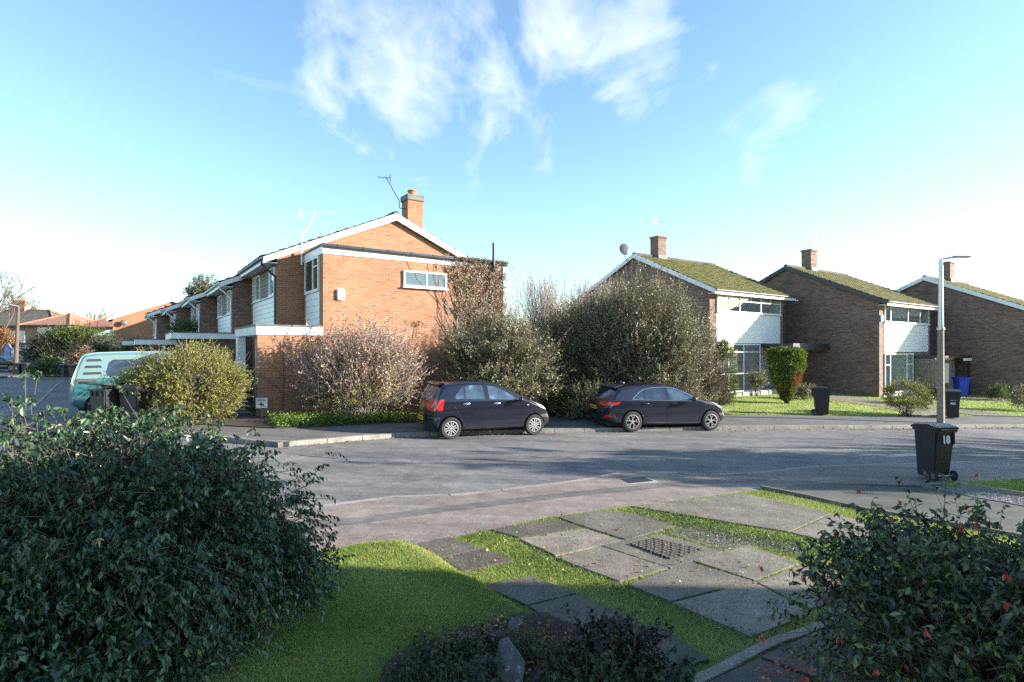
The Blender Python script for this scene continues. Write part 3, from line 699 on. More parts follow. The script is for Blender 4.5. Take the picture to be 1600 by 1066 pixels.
o = window(h3, (.53, 0, 4.24), 0, 5.8, .95, (0, .12, .5, .78, 1), (0, 0, 0, 0), back='room_mid', half=(.14, .48, .28))
MB().box(.52 * 5.8, .76 * 5.8, -.03, -.022, .45, .86).build('blind', 'blind_white', o)
window(h3, (.53, 0, .45), 0, 3.6, 2.1, (0, .18, .76, 1), (.72, 0, .72), back='curtain_pale', wavy=True)
flat_panel(h3, (.53, 0, 0.0), 0, 3.6, .42, 'white')
window(h4, (.53, 0, 4.24), 0, 5.8, .95, (0, .333, .666, 1), (.62, .62, .62), back='room_mid')
# bell box on the second house's brick pier
MB().box(.06, .32, -.09, -.003, 4.25, 4.6).build('alarm_box', 'white', h3, bevel=.03, smooth=40)
# side porch and canopies
MB().box(4.40, 7.75, .0, .25, -.8, 2.45).build('porch_wall', 'white', h2)
MB().box(4.5, 8.25, -1.75, .9, 2.46, 2.62).box(4.5, 8.25, -1.78, -1.752, 2.28, 2.63).build('canopy', 'dark_paint', h2)
MB().box(7.75, 8.30, .3, .42, -.8, 2.45).build('door', 'dark_paint', h2)  # dark panel put in for the dark opening beside the porch wall
MB().box(4.32, 7.3, -1.0, .1, -.8, 2.28).build('store_wall', 'wood_grey', h3, bevel=0)
m = MB()
for i in range(22): m.box(4.34 + i * .134, 4.34 + i * .134 + .1, -1.025, -1.002, -.5, 2.26)
m.build('store_boards', 'wood_grey', h3)
MB().box(4.28, 8.3, -1.5, .5, 2.30, 2.44).build('canopy', 'dark_paint', h3)
MB().box(4.28, 6.9, -1.06, -1.03, 2.20, 2.37).box(6.9, 8.2, -1.56, -1.52, 2.12, 2.27).build('canopy_fascia', 'white', h3)
MB().box(8.05, 8.15, -1.48, -1.38, -.6, 2.29).box(7.32, 7.42, -1.48, -1.38, -.6, 2.29).build('post', 'dark_paint', h3)
# low stone planter in front of the near house
m = MB(); r = random.Random(3)
for i in range(9):
    u0 = .6 + i * .78; m.frustum((u0, u0 + .72, -.95, -.62), -.3, (u0 + .02, u0 + .7, -.92, -.65), .17 + r.uniform(-.03, .04))
m.build('planter_kerb', 'concrete', h2, bevel=.01)
# aerials and dish
aerial(h2, (2.0, 5.0, 8.98), .95, (.0, 0), 1, arm=.6, ang=-.3)
aerial(h3, (3.0, 5.0, 8.55), 1.75, (.55, 0), 2, arm=.9, ang=.0, elbow=None)
aerial(h4, (3.6, 5.0, 8.9), 1.05, (0, 0), 2, arm=.8, ang=-.2)
m = MB(); m.path([(-.2, 5.35, 7.35), (-.35, 5.5, 7.7), (-.35, 5.5, 8.05)], .02, 6); m.build('dish_arm', 'grey_plastic', h2)
V = []; Fc = []; nr, na = 6, 20
for i in range(nr + 1):
    for j in range(na):
        q = .33 * i / nr; a_ = j * 2 * math.pi / na; V.append((q * math.cos(a_), (q / .33) ** 2 * .06, q * math.sin(a_) * 1.1))
for i in range(nr):
    for j in range(na): Fc.append((i * na + j, i * na + (j + 1) % na, (i + 1) * na + (j + 1) % na, (i + 1) * na + j))
mb = MB(); mb.add(V, Fc); mb.tube((0, .0, 0), (0, .0 - .0001, -.02), .01); mb.path([(0, .04, -.33), (0, -.3, -.12)], .012, 5); mb.ell((0, -.32, -.1), .03, .05, .03)
dish = mb.build('satellite_dish', 'grey_plastic', h2, smooth=40); dish.location = (-.35, 5.42, 8.1); dish.rotation_euler = (R(-15), 0, R(-20))
# ---- terrace on the left -------------------------------------------------
P0 = Vector((-7.35, 19.66)); Q = P0 - UD.to_2d() * .887
uz = [.37, -.04, -.31, -.54, -.62]; org = []; p = Q.copy()
for k in range(5):
    org.append(p.copy()); p = p + VD.to_2d() * 4.95 - UD.to_2d() * .70
tl = ['end terrace house with orange side extension, flat garage and tall chimney', 'second terrace house, its upstairs white boarding just beyond the black downpipe', 'third terrace house along, behind the flat canopy and climbing plant', 'fourth terrace house along, narrow sliver with white downpipe', 'last terrace house, at the far end of the row']
terr = []
for k in range(5):
    o = org[k]; t = empty('terrace_house', (o.x, o.y, uz[k]), ANG, tl[k], 'house', 'stepped row of brick terrace houses'); terr.append(t)
    Wv, D, ez, rz = 4.95, 8.6, 5.22, 7.10; sl = (rz - ez) / (D / 2); S = math.hypot(1, sl); ov = .47
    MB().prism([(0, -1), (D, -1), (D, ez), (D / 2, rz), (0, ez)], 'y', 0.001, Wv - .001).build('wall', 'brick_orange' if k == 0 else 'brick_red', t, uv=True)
    L = (D / 2 + ov) * S
    rf = tiles('roof', (-ov, -.14, ez - ov * sl + .07), (0, 1, 0), (1, 0, sl), Wv + .14, L, 'tile_grey', t, 20 + k)
    tiles('rear_slope', (D + ov, -.14, ez - ov * sl + .07), (0, 1, 0), (-1, 0, sl), Wv + .14, L, 'tile_grey', rf, 30 + k)
    m = MB()
    for i in range(16): y = -.14 + (Wv + .14) * i / 16; m.tube((D / 2, y, rz + .1), (D / 2, y + .31, rz + .105), .11, .12, 8)
    m.build('ridge_tiles', 'tile_grey', rf, smooth=50)
    bm_ = MB(); z_e = ez - ov * sl
    bm_.prism([(-ov, z_e - .13), (D / 2, rz - .17), (D + ov, z_e - .13), (D + ov, z_e + .06), (D / 2, rz + .09), (-ov, z_e + .06)], 'y', -.175, -.14)
    bm_.build('bargeboard', 'white', t)
    MB().box(-ov - .0, -ov + .03, -.139, Wv, z_e - .15, z_e + .03).build('fascia', 'white', t)
    MB().box(-ov + .031, -.002, -.139, Wv, z_e - .12, z_e - .09).build('soffit', 'white_dirty', t)
    m = MB(); m.tube((-ov - .05, -.15, z_e + .02), (-ov - .05, Wv, z_e + .02), .05, n=8); m.build('gutter', 'dark_paint' if k == 0 else 'white_dirty', t, smooth=50)
    gutterdown(t, [(-ov - .02, .02, z_e - .02), (-ov - .02, .03, z_e - .16), (-.06, .05, z_e - .55), (-.06, .05, 2.4)], 'dark_paint' if k == 0 else 'white')
    # upstairs windows and boarding (face -u): rotation -90, local x runs towards -v
    rr = -math.pi / 2
    boards(t, (0, 4.4, 2.78), rr, 4.2, 1.02, 'white', .17)
    window(t, (0, 4.2, 3.84), rr, 1.4, .98, (0, .35, 1), (.65, 0), back='curtain_pale', sill=False)
    window(t, (0, 1.12, 3.84), rr, .92, .98, (0, .25, 1), (0, 0), back='curtain_pale', sill=False)
    boards(t, (0, 2.76, 3.84), rr, 1.6, .98, 'wood_grey', .12, 'tile_hanging')
    MB().box(-.09, -.001, .2, 4.45, 3.805, 3.835).build('sill', 'white', t)
# extension and garage of the end house: frame at terr[0], offset (.887, -2.38)
e = terr[0]; ex, ey = .887, -2.38
zt = 5.60 - .37
MB().box(ex, ex + 6.86, ey, ey + 2.379, -1, zt - .22).build('extension_wall', 'brick_orange', e, uv=True)
MB().box(ex - .03, ex + 6.9, ey - .03, ey + 2.37, zt - .218, zt + .03).build('fascia', 'white', e)
MB().box(ex - .07, ex + 6.94, ey - .09, ey + 2.42, zt + .032, zt + .10).build('flat_roof', 'lead', e)
m = MB(); m.tube((ex - .08, ey - .10, zt + .03), (ex + 6.98, ey - .10, zt + .0), .055, n=8)
for i in range(8): m.tube((ex + .4 + i * .85, ey - .10, zt + .03 - .0035 * i), (ex + .46 + i * .85, ey - .10, zt + .03 - .0035 * i), .066, n=8)
m.build('gutter', 'dark_paint', e, smooth=50)
window(e, (ex, ey + 2.03, 4.25 - .37), -math.pi / 2, 1.66, 1.1, (0, .62, 1), (0, .72), back='interior', sill=False)
boards(e, (ex, ey + 2.03, 3.13 - .37), -math.pi / 2, 1.66, 1.08, 'white', .2)
MB().box(ex - .08, ex - .001, ey + .35, ey + 2.06, 4.215 - .37, 4.245 - .37).build('sill', 'white', e)
window(e, (ex + 2.72, ey, 4.50 - .37), 0, 1.66, .56, (0, .52, 1), None, back='blind_white')
MB().box(ex + .42, ex + .68, ey - .09, ey - .003, 3.92 - .37, 4.28 - .37).build('alarm_box', 'white', e, bevel=.03, smooth=40)
gutterdown(e, [(ex + 6.22, ey - .07, 2.2), (ex + 6.22, ey - .07, 4.9), (ex + 6.32, ey - .17, 5.1), (ex + 6.32, ey - .17, 6.0)], 'dark_paint', .055, 'soil_pipe')
gutterdown(e, [(ex + 6.80, ey - .05, .2), (ex + 6.80, ey - .05, zt)], 'dark_paint', .035)
# garage
gx0, gx1, gy0, gy1, gt = ex - 1.93, ex - .002, ey, ey + 4.1, 2.66
MB().box(gx0, gx1, gy0, gy0 + .22, -1, gt - .26).box(gx0 + .9, gx1, gy0 + .22, gy1 - .02, -1, gt - .27).build('garage_wall', 'brick_orange', e, uv=True)
MB().box(gx0 - .03, gx1, gy0 - .03, gy1, gt - .258, gt).build('garage_fascia', 'white_dirty', e)
MB().box(gx0 - .06, gx1 + .0, gy0 - .06, gy1 + .03, gt + .002, gt + .05).build('garage_roof', 'lead', e)
MB().box(gx0, gx0 + .25, gy1 - .45, gy1 - .02, -1, gt - .26).build('garage_pillar', 'white', e)
g = MB().box(gx0 + .55, gx0 + .62, gy0 + .24, gy1 - .5, -.2, gt - .27).build('garage_door', 'white', e)
d2 = MB().box(gx0 + .49, gx0 + .548, gy0 + .35, gy0 + 1.2, -.2, 2.0).build('side_door', 'white', e, bevel=.01)
MB().box(gx0 + .47, gx0 + .488, gy0 + .5, gy0 + .75, .7, 1.7).build('pane', 'interior', d2)
MB().box(1.0, 4.3, gy1 + .02, gy1 + 1, 2.3, 2.31)
# chimney of the end house
cu, cv, cz = 4.5 + .887, .8, 8.66 - .37
c = MB().box(cu - .33, cu + .33, cv - .3, cv + .3, 6.0, cz - .3).build('chimney', 'brick_orange', e, uv=True)
MB().box(cu - .38, cu + .38, cv - .35, cv + .35, cz - .298, cz - .06).build('chimney_cap', 'lead', c, bevel=.02)
MB().tube((cu, cv, cz - .059), (cu, cv, cz + .13), .2, .17, 14).tube((cu, cv, cz + .13), (cu, cv, cz + .17), .2, .2, 14).build('chimney_pot', 'terracotta', c, smooth=40)
aerial(e, (cu - .33, cv - .1, 7.65), 1.15, (-.85, 0), 1, arm=.5, ang=2.6, mat='dark_paint', elbow=[(cu - .6, cv - .1, 7.65), (cu - .62, cv - .1, 7.95)])
# tall white aerial on the extension corner
aerial(e, (ex - .12, ey + 2.2, 4.9), 1.9, (.45, -.1), 1, arm=1.5, ang=-.55, mat='white', elbow=[(ex - .12, ey + 2.2, 5.9), (ex + .08, ey + 2.2, 6.2)], r=.03)
aerial(terr[1], (4.3, .5, 7.2), .8, (0, 0), 1, arm=1.1, ang=-.4)
aerial(terr[1], (4.0, 3.5, 7.2), .6, (0, 0), 1, arm=1.1, ang=-.4)
aerial(terr[2], (4.3, 1.5, 7.2), .8, (0, 0), 1, arm=1.2, ang=-.4)
# flat canopies of the second and third houses
for k, (x0, x1, y0, y1, zz) in ((1, (-2.2, 0, -.9, 3.2, 2.95 - uz[1])), (2, (-2.6, 0, -1.2, 3.6, 2.75 - uz[2])), (3, (-2.4, 0, -1.0, 3.6, 2.75 - uz[3]))):
    MB().box(x0, x1, y0, y1, zz - .22, zz).build('canopy', 'white', terr[k]); MB().box(x0 - .03, x1, y0 - .03, y1 + .03, zz + .002, zz + .04).build('canopy_roof', 'lead', terr[k])
    MB().box(x0 + .4, x1, y0 + .3, y1 - .1, -1, zz - .222).build('porch_wall', 'brick_red', terr[k], uv=True)
# gabled house at the end of the side road
gh = empty('gabled_house', (-40.8, 56.9, .3), ANG, 'brick gable-end house standing across the end of the terrace, lower wall in shade', 'house')
Wg, Dg, ez, rz = 10.4, 9, 5.3, 7.35
MB().prism([(0, -1), (Wg, -1), (Wg, ez), (Wg / 2, rz), (0, ez)], 'y', 0, Dg).build('wall', 'brick_orange', gh, uv=True)
sl = (rz - ez) / (Wg / 2); S = math.hypot(1, sl); L = (Wg / 2 + .5) * S
rf = tiles('roof', (-.5, -.25, ez - .5 * sl + .07), (0, 1, 0), (1, 0, sl), Dg + .3, L, 'tile_grey', gh, 41)
tiles('rear_slope', (Wg + .5, -.25, ez - .5 * sl + .07), (0, 1, 0), (-1, 0, sl), Dg + .3, L, 'tile_grey', rf, 42)
m = MB()
m.prism([(-.5, ez - .5 * sl - .2), (Wg / 2, rz - .22), (Wg + .5, ez - .5 * sl - .2), (Wg + .5, ez - .5 * sl + .06), (Wg / 2, rz + .1), (-.5, ez - .5 * sl + .06)], 'y', -.30, -.25)
m.build('bargeboard', 'white', gh)
m = MB(); m.path([(4.6, -.05, 5.5), (4.6, -.05, 6.7)], .03, 6).path([(4.6, -.05, 6.2), (6.4, -.05, 6.2)], .03, 6).path([(4.6, -.05, 5.6), (6.4, -.05, 5.6)], .03, 6); m.build('wall_bracket', 'dark_paint', gh)
aerial(gh, (6.4, -.2, 5.0), 3.2, (0, 0), 2, arm=1.6, ang=-.2, mat='white')
m = MB(); m.ell((.9, -.35, 4.7), .3, .12, .3); m.build('satellite_dish', 'grey_plastic', gh, smooth=40)
MB().prism([(-3.6, 2.6), (0, 4.1), (0, -1), (-3.6, -1)][::-1], 'y', .2, .5).build('lean_to', 'white', gh)
# white picket balcony behind the end house
pf = empty('picket_fence', (*LV((-6, 17.7), 7.9, 5.5), 0), ANG, 'tall white picket screen behind the creeper-covered house corner', 'fence')
m = MB(); r = random.Random(8)
for i in range(13): m.box(i * .17, i * .17 + .1, 0, .03, .2, 4.7 + r.uniform(-.15, .2))
m.box(-.1, 2.3, .035, .07, 3.4, 3.5).box(-.1, 2.3, .035, .07, 4.2, 4.3).build('pickets', 'white_dirty', pf)
MB().box(-.1, 4.0, .1, 3.0, .0, 3.2).build('shed', 'lead', pf)
# ---- far red-roofed houses
def hip_house(x0, x1, y0, y1, zb, ze, zr, wall, tile, label, seed, ridge=.35, chim=None, wins=()):
    t = empty('hipped_house', (x0, y0, zb), 0, label, 'house', 'red-roofed houses beyond the side road')
    w, d = x1 - x0, y1 - y0; ze -= zb; zr -= zb
    MB().box(0, w, 0, d, 0, ze).build('wall', wall, t, uv=True)
    o = .4; rl = max(.1, w - d) / 2 if w > d else .05; cx, cy = w / 2, d / 2
    v = [(-o, -o, ze), (w + o, -o, ze), (w + o, d + o, ze), (-o, d + o, ze), (cx - rl, cy, zr), (cx + rl, cy, zr)]
    m = MB().add(v, [(3, 2, 1, 0), (0, 1, 5, 4), (1, 2, 5), (2, 3, 4, 5), (3, 0, 4)]); rf = m.build('roof', tile, t)
    m = MB()
    for a_, b_ in ((0, 4), (1, 5), (2, 5), (3, 4), (4, 5)): m.tube(v[a_], v[b_], .12, n=6)
    m.build('ridge_tiles', 'terracotta', rf); MB().box(-o, w + o, -o - .05, -o, ze - .18, ze + .02).build('fascia', 'dark_paint', t)
    if chim:
        c = MB().box(chim - 1.1, chim + 1.1, cy - .4, cy + .4, ze, zr + 1.0).build('chimney', wall, rf, uv=True)
        m = MB()
        for i in range(5): m.tube((chim - .9 + .45 * i, cy, zr + 1.0), (chim - .9 + .45 * i, cy, zr + 1.5), .17, .14, 10)
        m.build('chimney_pot', 'terracotta', c)
    for (wx, wz, ww, wh) in wins: window(t, (wx, 0, wz), 0, ww, wh, (0, .5, 1), (.7, .7), back='room_mid', fr=.1)
    return t
def PX(px, y): return (px - 800) / F * y
hip_house(PX(39, 68), PX(108, 68), 68, 75, .2, 2.35 + 37 * 68 / F, 2.35 + 55 * 71 / F, 'brick_far', 'tile_red', 'orange-roofed brick wing with small window above the evergreen hedge', 1, wins=((1.6, 3.2, 1.7, 1.6),))
hip_house(PX(-75, 76), PX(86, 76), 76, 84, .2, 2.35 + 36 * 76 / F, 2.35 + 60 * 80 / F, 'brick_far', 'tile_grey', 'brick house with grey roof and wide chimney of clay pots', 2, chim=PX(30, 80) - PX(-75, 76), wins=((8, 3, 2, 1.6),))
hip_house(PX(121, 70), PX(183, 70), 70, 76, .2, 2.35 + 34 * 70 / F, 2.35 + 52 * 73 / F, 'brick_far', 'tile_red', 'house with brown hipped roof between hedge and gable-end house', 3, wins=((1.4, 2.6, 3.0, 1.8),))
hip_house(PX(160, 84), PX(205, 84), 84, 90, .2, 2.35 + 38 * 84 / F, 2.35 + 54 * 87 / F, 'brick_far', 'tile_red', 'red roof peeping out behind the brown hipped roof', 5)
# houses outside the frame that throw the shade seen in it
def block_house(x0, x1, y0, y1, h, r_, label):
    t = empty('neighbour_house', (x0, y0, G((x0 + x1) / 2, y0)), 0, label, 'house')
    MB().box(0, x1 - x0, 0, y1 - y0, -.5, h).build('wall', 'brick_red', t, uv=True)
    w, d = x1 - x0, y1 - y0
    MB().prism([(-.4, h - .05), (d + .4, h - .05), (d / 2, h + r_)], 'x', -.3, w + .3).build('roof', 'tile_brown', t)
    window(t, (1, 0, 3.3), 0, 2, 1.2); window(t, (1, 0, .8), 0, 2, 1.3); return t
# ================================================================ VEHICLES
class Shell:
    def __init__(s, L, Wh, top, bot, belt, tumble=.24, endr=.34, r0=.10, ends=(.30, .42), plan=(.06, .12)):
        s.L, s.W, s.belt, s.tum, s.endr, s.r0, s.ends, s.plan = L, Wh, belt, tumble, endr, r0, ends, plan
        xs = np.linspace(0, L, 241); k = np.hanning(13); k /= k.sum()
        def sm(pts):
            y = np.interp(xs, [p[0] for p in pts], [p[1] for p in pts]); yp = np.pad(y, 6, mode='edge'); ys = np.convolve(yp, k, 'valid')
            w = np.clip(np.minimum(xs, L - xs) / .12, 0, 1); return y * (1 - w) + ys * w
        s.xs, s.tz, s.bz = xs, sm(top), sm(bot); s.zr = s.tz.max()
        s.poly = np.concatenate([np.stack([xs, s.tz], 1), np.stack([xs, s.bz], 1)[::-1]])
    def y(s, x, z):
        x = np.asarray(x, float); z = np.asarray(z, float); sh = x.shape; P = np.stack([x.ravel(), z.ravel()], 1)
        A = s.poly; B = np.roll(A, -1, 0); D = B - A; dd = (D ** 2).sum(1) + 1e-12
        out = np.empty(len(P))
        for k in range(0, len(P), 4000):
            q = P[k:k + 4000, None] - A[None]; t = np.clip((q * D[None]).sum(2) / dd, 0, 1)
            out[k:k + 4000] = np.sqrt(((q - t[..., None] * D[None]) ** 2).sum(2)).min(1)
        d = out.reshape(sh)
        e0 = np.clip(1 - x / s.ends[0], 0, 1); e1 = np.clip(1 - (s.L - x) / s.ends[1], 0, 1); e = np.maximum(e0, e1) ; e = e * e * (3 - 2 * e)
        r = s.r0 + (s.endr - s.r0) * e
        q = np.clip(d / r, 0, 1); f = np.maximum(0, 1 - (1 - q) ** 2.3) ** (1 / 2.3)
        w = s.W * (1 - s.plan[0] * np.clip(1 - x / .9, 0, 1) ** 2 - s.plan[1] * np.clip(1 - (s.L - x) / 1.1, 0, 1) ** 2)
        lo = np.clip((s.belt * .72 - z) / (s.belt * .72), 0, 1); up = np.clip((z - s.belt) / (s.zr - s.belt), 0, 1.2)
        w = w * (1 - .10 * lo ** 2) * (1 - s.tum * up ** 1.15) - .02 * np.exp(-((z - s.belt * .62) / .09) ** 2)
        return w * f
    def mesh(s, name, mat, parent, wheels, wr, split=None, mat2=None):
        nx, nz = 130, 36
        t = np.linspace(0, 1, nx + 1); X = s.L * (t - .09 * np.sin(4 * np.pi * t) / 2 * 0 + 0); X = s.L * (.5 - .5 * np.cos(np.pi * t)) * .55 + s.L * t * .45
        tz = np.interp(X, s.xs, s.tz); bz = np.interp(X, s.xs, s.bz)
        q = .5 - .5 * np.cos(np.pi * np.linspace(0, 1, nz + 1)); q = q * .6 + np.linspace(0, 1, nz + 1) * .4
        Z = bz[:, None] + (tz - bz)[:, None] * q[None]; XX = np.repeat(X[:, None], nz + 1, 1); Y = s.y(XX, Z); Y[0] = Y[-1] = 0; Y[:, 0] = Y[:, -1] = 0
        bm = bmesh.new(); vr = [[bm.verts.new((XX[i, j], -Y[i, j], Z[i, j])) for j in range(nz + 1)] for i in range(nx + 1)]
        vl = [[vr[i][j] if Y[i, j] == 0 else bm.verts.new((XX[i, j], Y[i, j], Z[i, j])) for j in range(nz + 1)] for i in range(nx + 1)]
        for i in range(nx):
            for j in range(nz):
                for g, rev in ((vr, 0), (vl, 1)):
                    f = [g[i][j], g[i + 1][j], g[i + 1][j + 1], g[i][j + 1]]
                    if rev: f = f[::-1]
                    try: bm.faces.new(f)
                    except ValueError: pass
        me = bpy.data.meshes.new(name); bm.to_mesh(me); bm.free()
        me.materials.append(M[mat])
        o = bpy.data.objects.new(name, me); reg(o)
        cut = MB()
        for x in wheels:
            for sg in (-1, 1): cut.tube((x, sg * (s.W - .30), wr), (x, sg * (s.W + .3), wr), wr + .045, n=40)
        co = cut.build('cutter', 'tyre')
        md = o.modifiers.new('b', 'BOOLEAN'); md.object = co; md.solver = 'EXACT'; md.operation = 'DIFFERENCE'
        dg = bpy.context.evaluated_depsgraph_get(); m2 = bpy.data.meshes.new_from_object(o.evaluated_get(dg))
        o.modifiers.clear(); o.data = m2; bpy.data.objects.remove(co)
        m2.materials.clear(); m2.materials.append(M[mat]); m2.materials.append(M['tyre'])
        if mat2: m2.materials.append(M[mat2])
        for p in m2.polygons:
            c = p.center; p.material_index = 0
            if abs(c.y) < s.W - .29 and abs(c.z) < wr * 2 and abs(p.normal.y) > .9: p.material_index = 1
            elif any(math.hypot(c.x - x, c.z - wr) < wr + .044 for x in wheels) and abs(c.y) > s.W - .31: p.material_index = 1
            elif mat2 and c.z > split(c.x): p.material_index = 2
        finish(m2, 35); o.parent = parent; return o
    def patch(s, name, poly, mat, parent, off=.004, sides=(-1,), thick=0):
        if len(sides) > 1: return [s.patch(name, poly, mat, parent, off, (q,)) for q in sides]
        V = []; Fc = []
        for sd in sides:
            bm = bmesh.new(); bm.faces.new([bm.verts.new((x, 0, z)) for x, z in poly]); bmesh.ops.triangulate(bm, faces=bm.faces[:])
            for ax, lo, hi in ((0, min(p[0] for p in poly), max(p[0] for p in poly)), (2, min(p[1] for p in poly), max(p[1] for p in poly))):
                n = int((hi - lo) / .045)
                for i in range(1, n):
                    a = lo + (hi - lo) * i / n; co = [0, 0, 0]; no = [0, 0, 0]; co[ax] = a; no[ax] = 1
                    bmesh.ops.bisect_plane(bm, geom=bm.verts[:] + bm.edges[:] + bm.faces[:], plane_co=co, plane_no=no)
            bm.verts.index_update(); X = np.array([v.co.x for v in bm.verts]); Z = np.array([v.co.z for v in bm.verts]); Y = s.y(X, Z)
            h = 2e-3; gx = (s.y(X + h, Z) - s.y(X - h, Z)) / (2 * h); gz = (s.y(X, Z + h) - s.y(X, Z - h)) / (2 * h)
            nn = nrm(np.stack([-gx, np.ones_like(gx), -gz], 1)); nn = np.clip(nn, -1, 1)
            Pp = np.stack([X, Y, Z], 1) + nn * off; Pp[:, 1] *= sd; k = len(V); V += [tuple(p) for p in Pp]
            for f in bm.faces: q = [v.index + k for v in f.verts]; Fc.append(q)
            bm.free()
        m = MB(); m.v = V; m.f = [tuple(f) for f in Fc]
        o = m.build(name, mat, parent)
        b = bmesh.new(); b.from_mesh(o.data)
        for f in b.faces:
            if f.normal.y * f.calc_center_median().y < 0: f.normal_flip()
        b.to_mesh(o.data); b.free(); finish(o.data, 50); return o
    def line(s, m, pts, r=.006, side=-1, off=.0):
        P = []
        for (a, b) in zip(pts, pts[1:]):
            n = max(1, int(math.hypot(b[0] - a[0], b[1] - a[1]) / .07))
            P += [(a[0] + (b[0] - a[0]) * i / n, a[1] + (b[1] - a[1]) * i / n) for i in range(n)]
        P.append(pts[-1]); X = np.array([p[0] for p in P]); Z = np.array([p[1] for p in P]); Y = s.y(X, Z) + off
        m.path([(x, side * y, z) for x, y, z in zip(X, Y, Z)], r, 5); return m
    def topglass(s, name, xa, xb, wa, wb, mat, parent, off=.005, zmin=.0):
        n, k = 14, 14; V = []; Fc = []
        X = np.linspace(xa, xb, n + 1); hw = np.linspace(wa, wb, n + 1)
        YY = hw[:, None] * np.linspace(-1, 1, k + 1)[None]; XX = np.repeat(X[:, None], k + 1, 1)
        hi = np.interp(XX, s.xs, s.tz); lo = hi - .35
        for _ in range(22):
            mid = (lo + hi) / 2; g = s.y(XX, mid) > np.abs(YY); lo = np.where(g, mid, lo); hi = np.where(g, hi, mid)
        dz = np.gradient(lo[:, k // 2], X); nn = np.stack([-dz, np.ones(n + 1)], 1); nn /= np.linalg.norm(nn, axis=1)[:, None]
        for i in range(n + 1):
            for j in range(k + 1): V.append((XX[i, j] + nn[i, 0] * off, YY[i, j], lo[i, j] + nn[i, 1] * off))
        for i in range(n):
            for j in range(k): a = i * (k + 1) + j; Fc.append((a, a + k + 1, a + k + 2, a + 1))
        m = MB(); m.v = V; m.f = Fc; o = m.build(name, mat, parent, smooth=60); return o
def wheel(parent, x, y, wr, wdt, style, side):
    m = MB(); n = 36; prof = [(.66, .46), (.72, .5), (.90, .5), (.975, .42), (1.0, .25), (1.0, -.25), (.975, -.42), (.9, -.5), (.66, -.46)]
    V = [(r_ * wr * math.cos(a), h * wdt, r_ * wr * math.sin(a)) for r_, h in prof for a in [2 * math.pi * i / n for i in range(n)]]
    Fc = [(j * n + i, j * n + (i + 1) % n, (j + 1) * n + (i + 1) % n, (j + 1) * n + i) for j in range(len(prof) - 1) for i in range(n)]
    m.add(V, Fc)
    ty = empty('wheel', (x, y, wr), 0); ty.parent = parent
    m.build('tyre', 'tyre', ty, smooth=40)
    f = side * wdt * .5; R_ = wr * .67
    MB().tube((0, f * -.2, 0), (0, f * .4, 0), R_ * 1.02, n=30).build('spoke_backing', 'tyre', ty)  # black disc behind the spokes makes the gaps between them dark
    m = MB(); 
    rim = [(1.0, .98), (.97, 1.0), (.92, 1.0), (.91, .86)]
    V = [(r_ * R_ * math.cos(a), h * f, r_ * R_ * math.sin(a)) for r_, h in rim for a in [2 * math.pi * i / n for i in range(n)]]
    m.add(V, [(j * n + i, j * n + (i + 1) % n, (j + 1) * n + (i + 1) % n, (j + 1) * n + i) for j in range(3) for i in range(n)])
    def spoke(a0, r0, a1, r1, w0, w1):
        p = Vector((r0 * math.cos(a0), 0, r0 * math.sin(a0))); q = Vector((r1 * math.cos(a1), 0, r1 * math.sin(a1))); d = (q - p).normalized(); s = Vector((-d.z, 0, d.x))
        P = [p + s * w0, p - s * w0, q - s * w1, q + s * w1]; m.add([(v.x, h, v.z) for h in (f * .45, f * .88) for v in P], [(3, 2, 1, 0), (4, 5, 6, 7), (0, 1, 5, 4), (1, 2, 6, 5), (2, 3, 7, 6), (3, 0, 4, 7)])
    if style == 'six':
        for k in range(6):
            a = k * math.pi / 3 + .3
            for g in (-1, 1): spoke(a + g * .42, R_ * .22, a + g * .19, R_ * .95, R_ * .06, R_ * .085)
    else:
        for k in range(5):
            a = k * 2 * math.pi / 5 + .2
            spoke(a, R_ * .15, a, R_ * .5, R_ * .09, R_ * .06)
            for g in (-1, 1): spoke(a, R_ * .45, a + g * .3, R_ * .96, R_ * .055, R_ * .075)
            for g in (-1, 1): spoke(a, R_ * .5, a + g * .3, R_ * .96, R_ * .03, R_ * .04)
    m.tube((0, f * .4, 0), (0, f * .92, 0), R_ * .2, R_ * .17, 14)
    m.build('rim', 'alloy', ty, smooth=30)
def place_car(t, rear, front, wb_x, z):
    """rear/front contact points of the near-side wheels; wb_x = local x of the two wheels"""
    a = math.atan2(front[1] - rear[1], front[0] - rear[0]); return a
def make_car(name, label, sh, near_rear, near_front, xw, wr, mat, style, glass, group=None, mat2=None, split=None):
    a = math.atan2(near_front[1] - near_rear[1], near_front[0] - near_rear[0])
    u = Vector((math.cos(a), math.sin(a))); n = Vector((-u.y, u.x)); ww = .19
    # origin: rear bumper centre line on the ground
    o = Vector(near_rear) - u * xw[0] + n * (sh.W - .01)
    mid = (Vector(near_rear) + Vector(near_front)) / 2
    zz = [G(*near_rear) - .10, G(*near_front) - .10]; pitch = math.atan2(zz[1] - zz[0], (Vector(near_front) - Vector(near_rear)).length)
    t = empty(name, (o.x, o.y, zz[0] - math.tan(pitch) * xw[0]), a, label, 'car', group); t.rotation_euler = (0, -pitch, a)
    sh.mesh('body', mat, t, xw, wr, split, mat2)
    for x in xw:
        for sd in (-1, 1): wheel(t, x, sd * (sh.W - .01 - ww / 2), wr, ww, style, sd)
    MB().box(.25, sh.L - .25, -sh.W + .32, sh.W - .32, .16, .4).build('underbody', 'tyre', t)
    return t
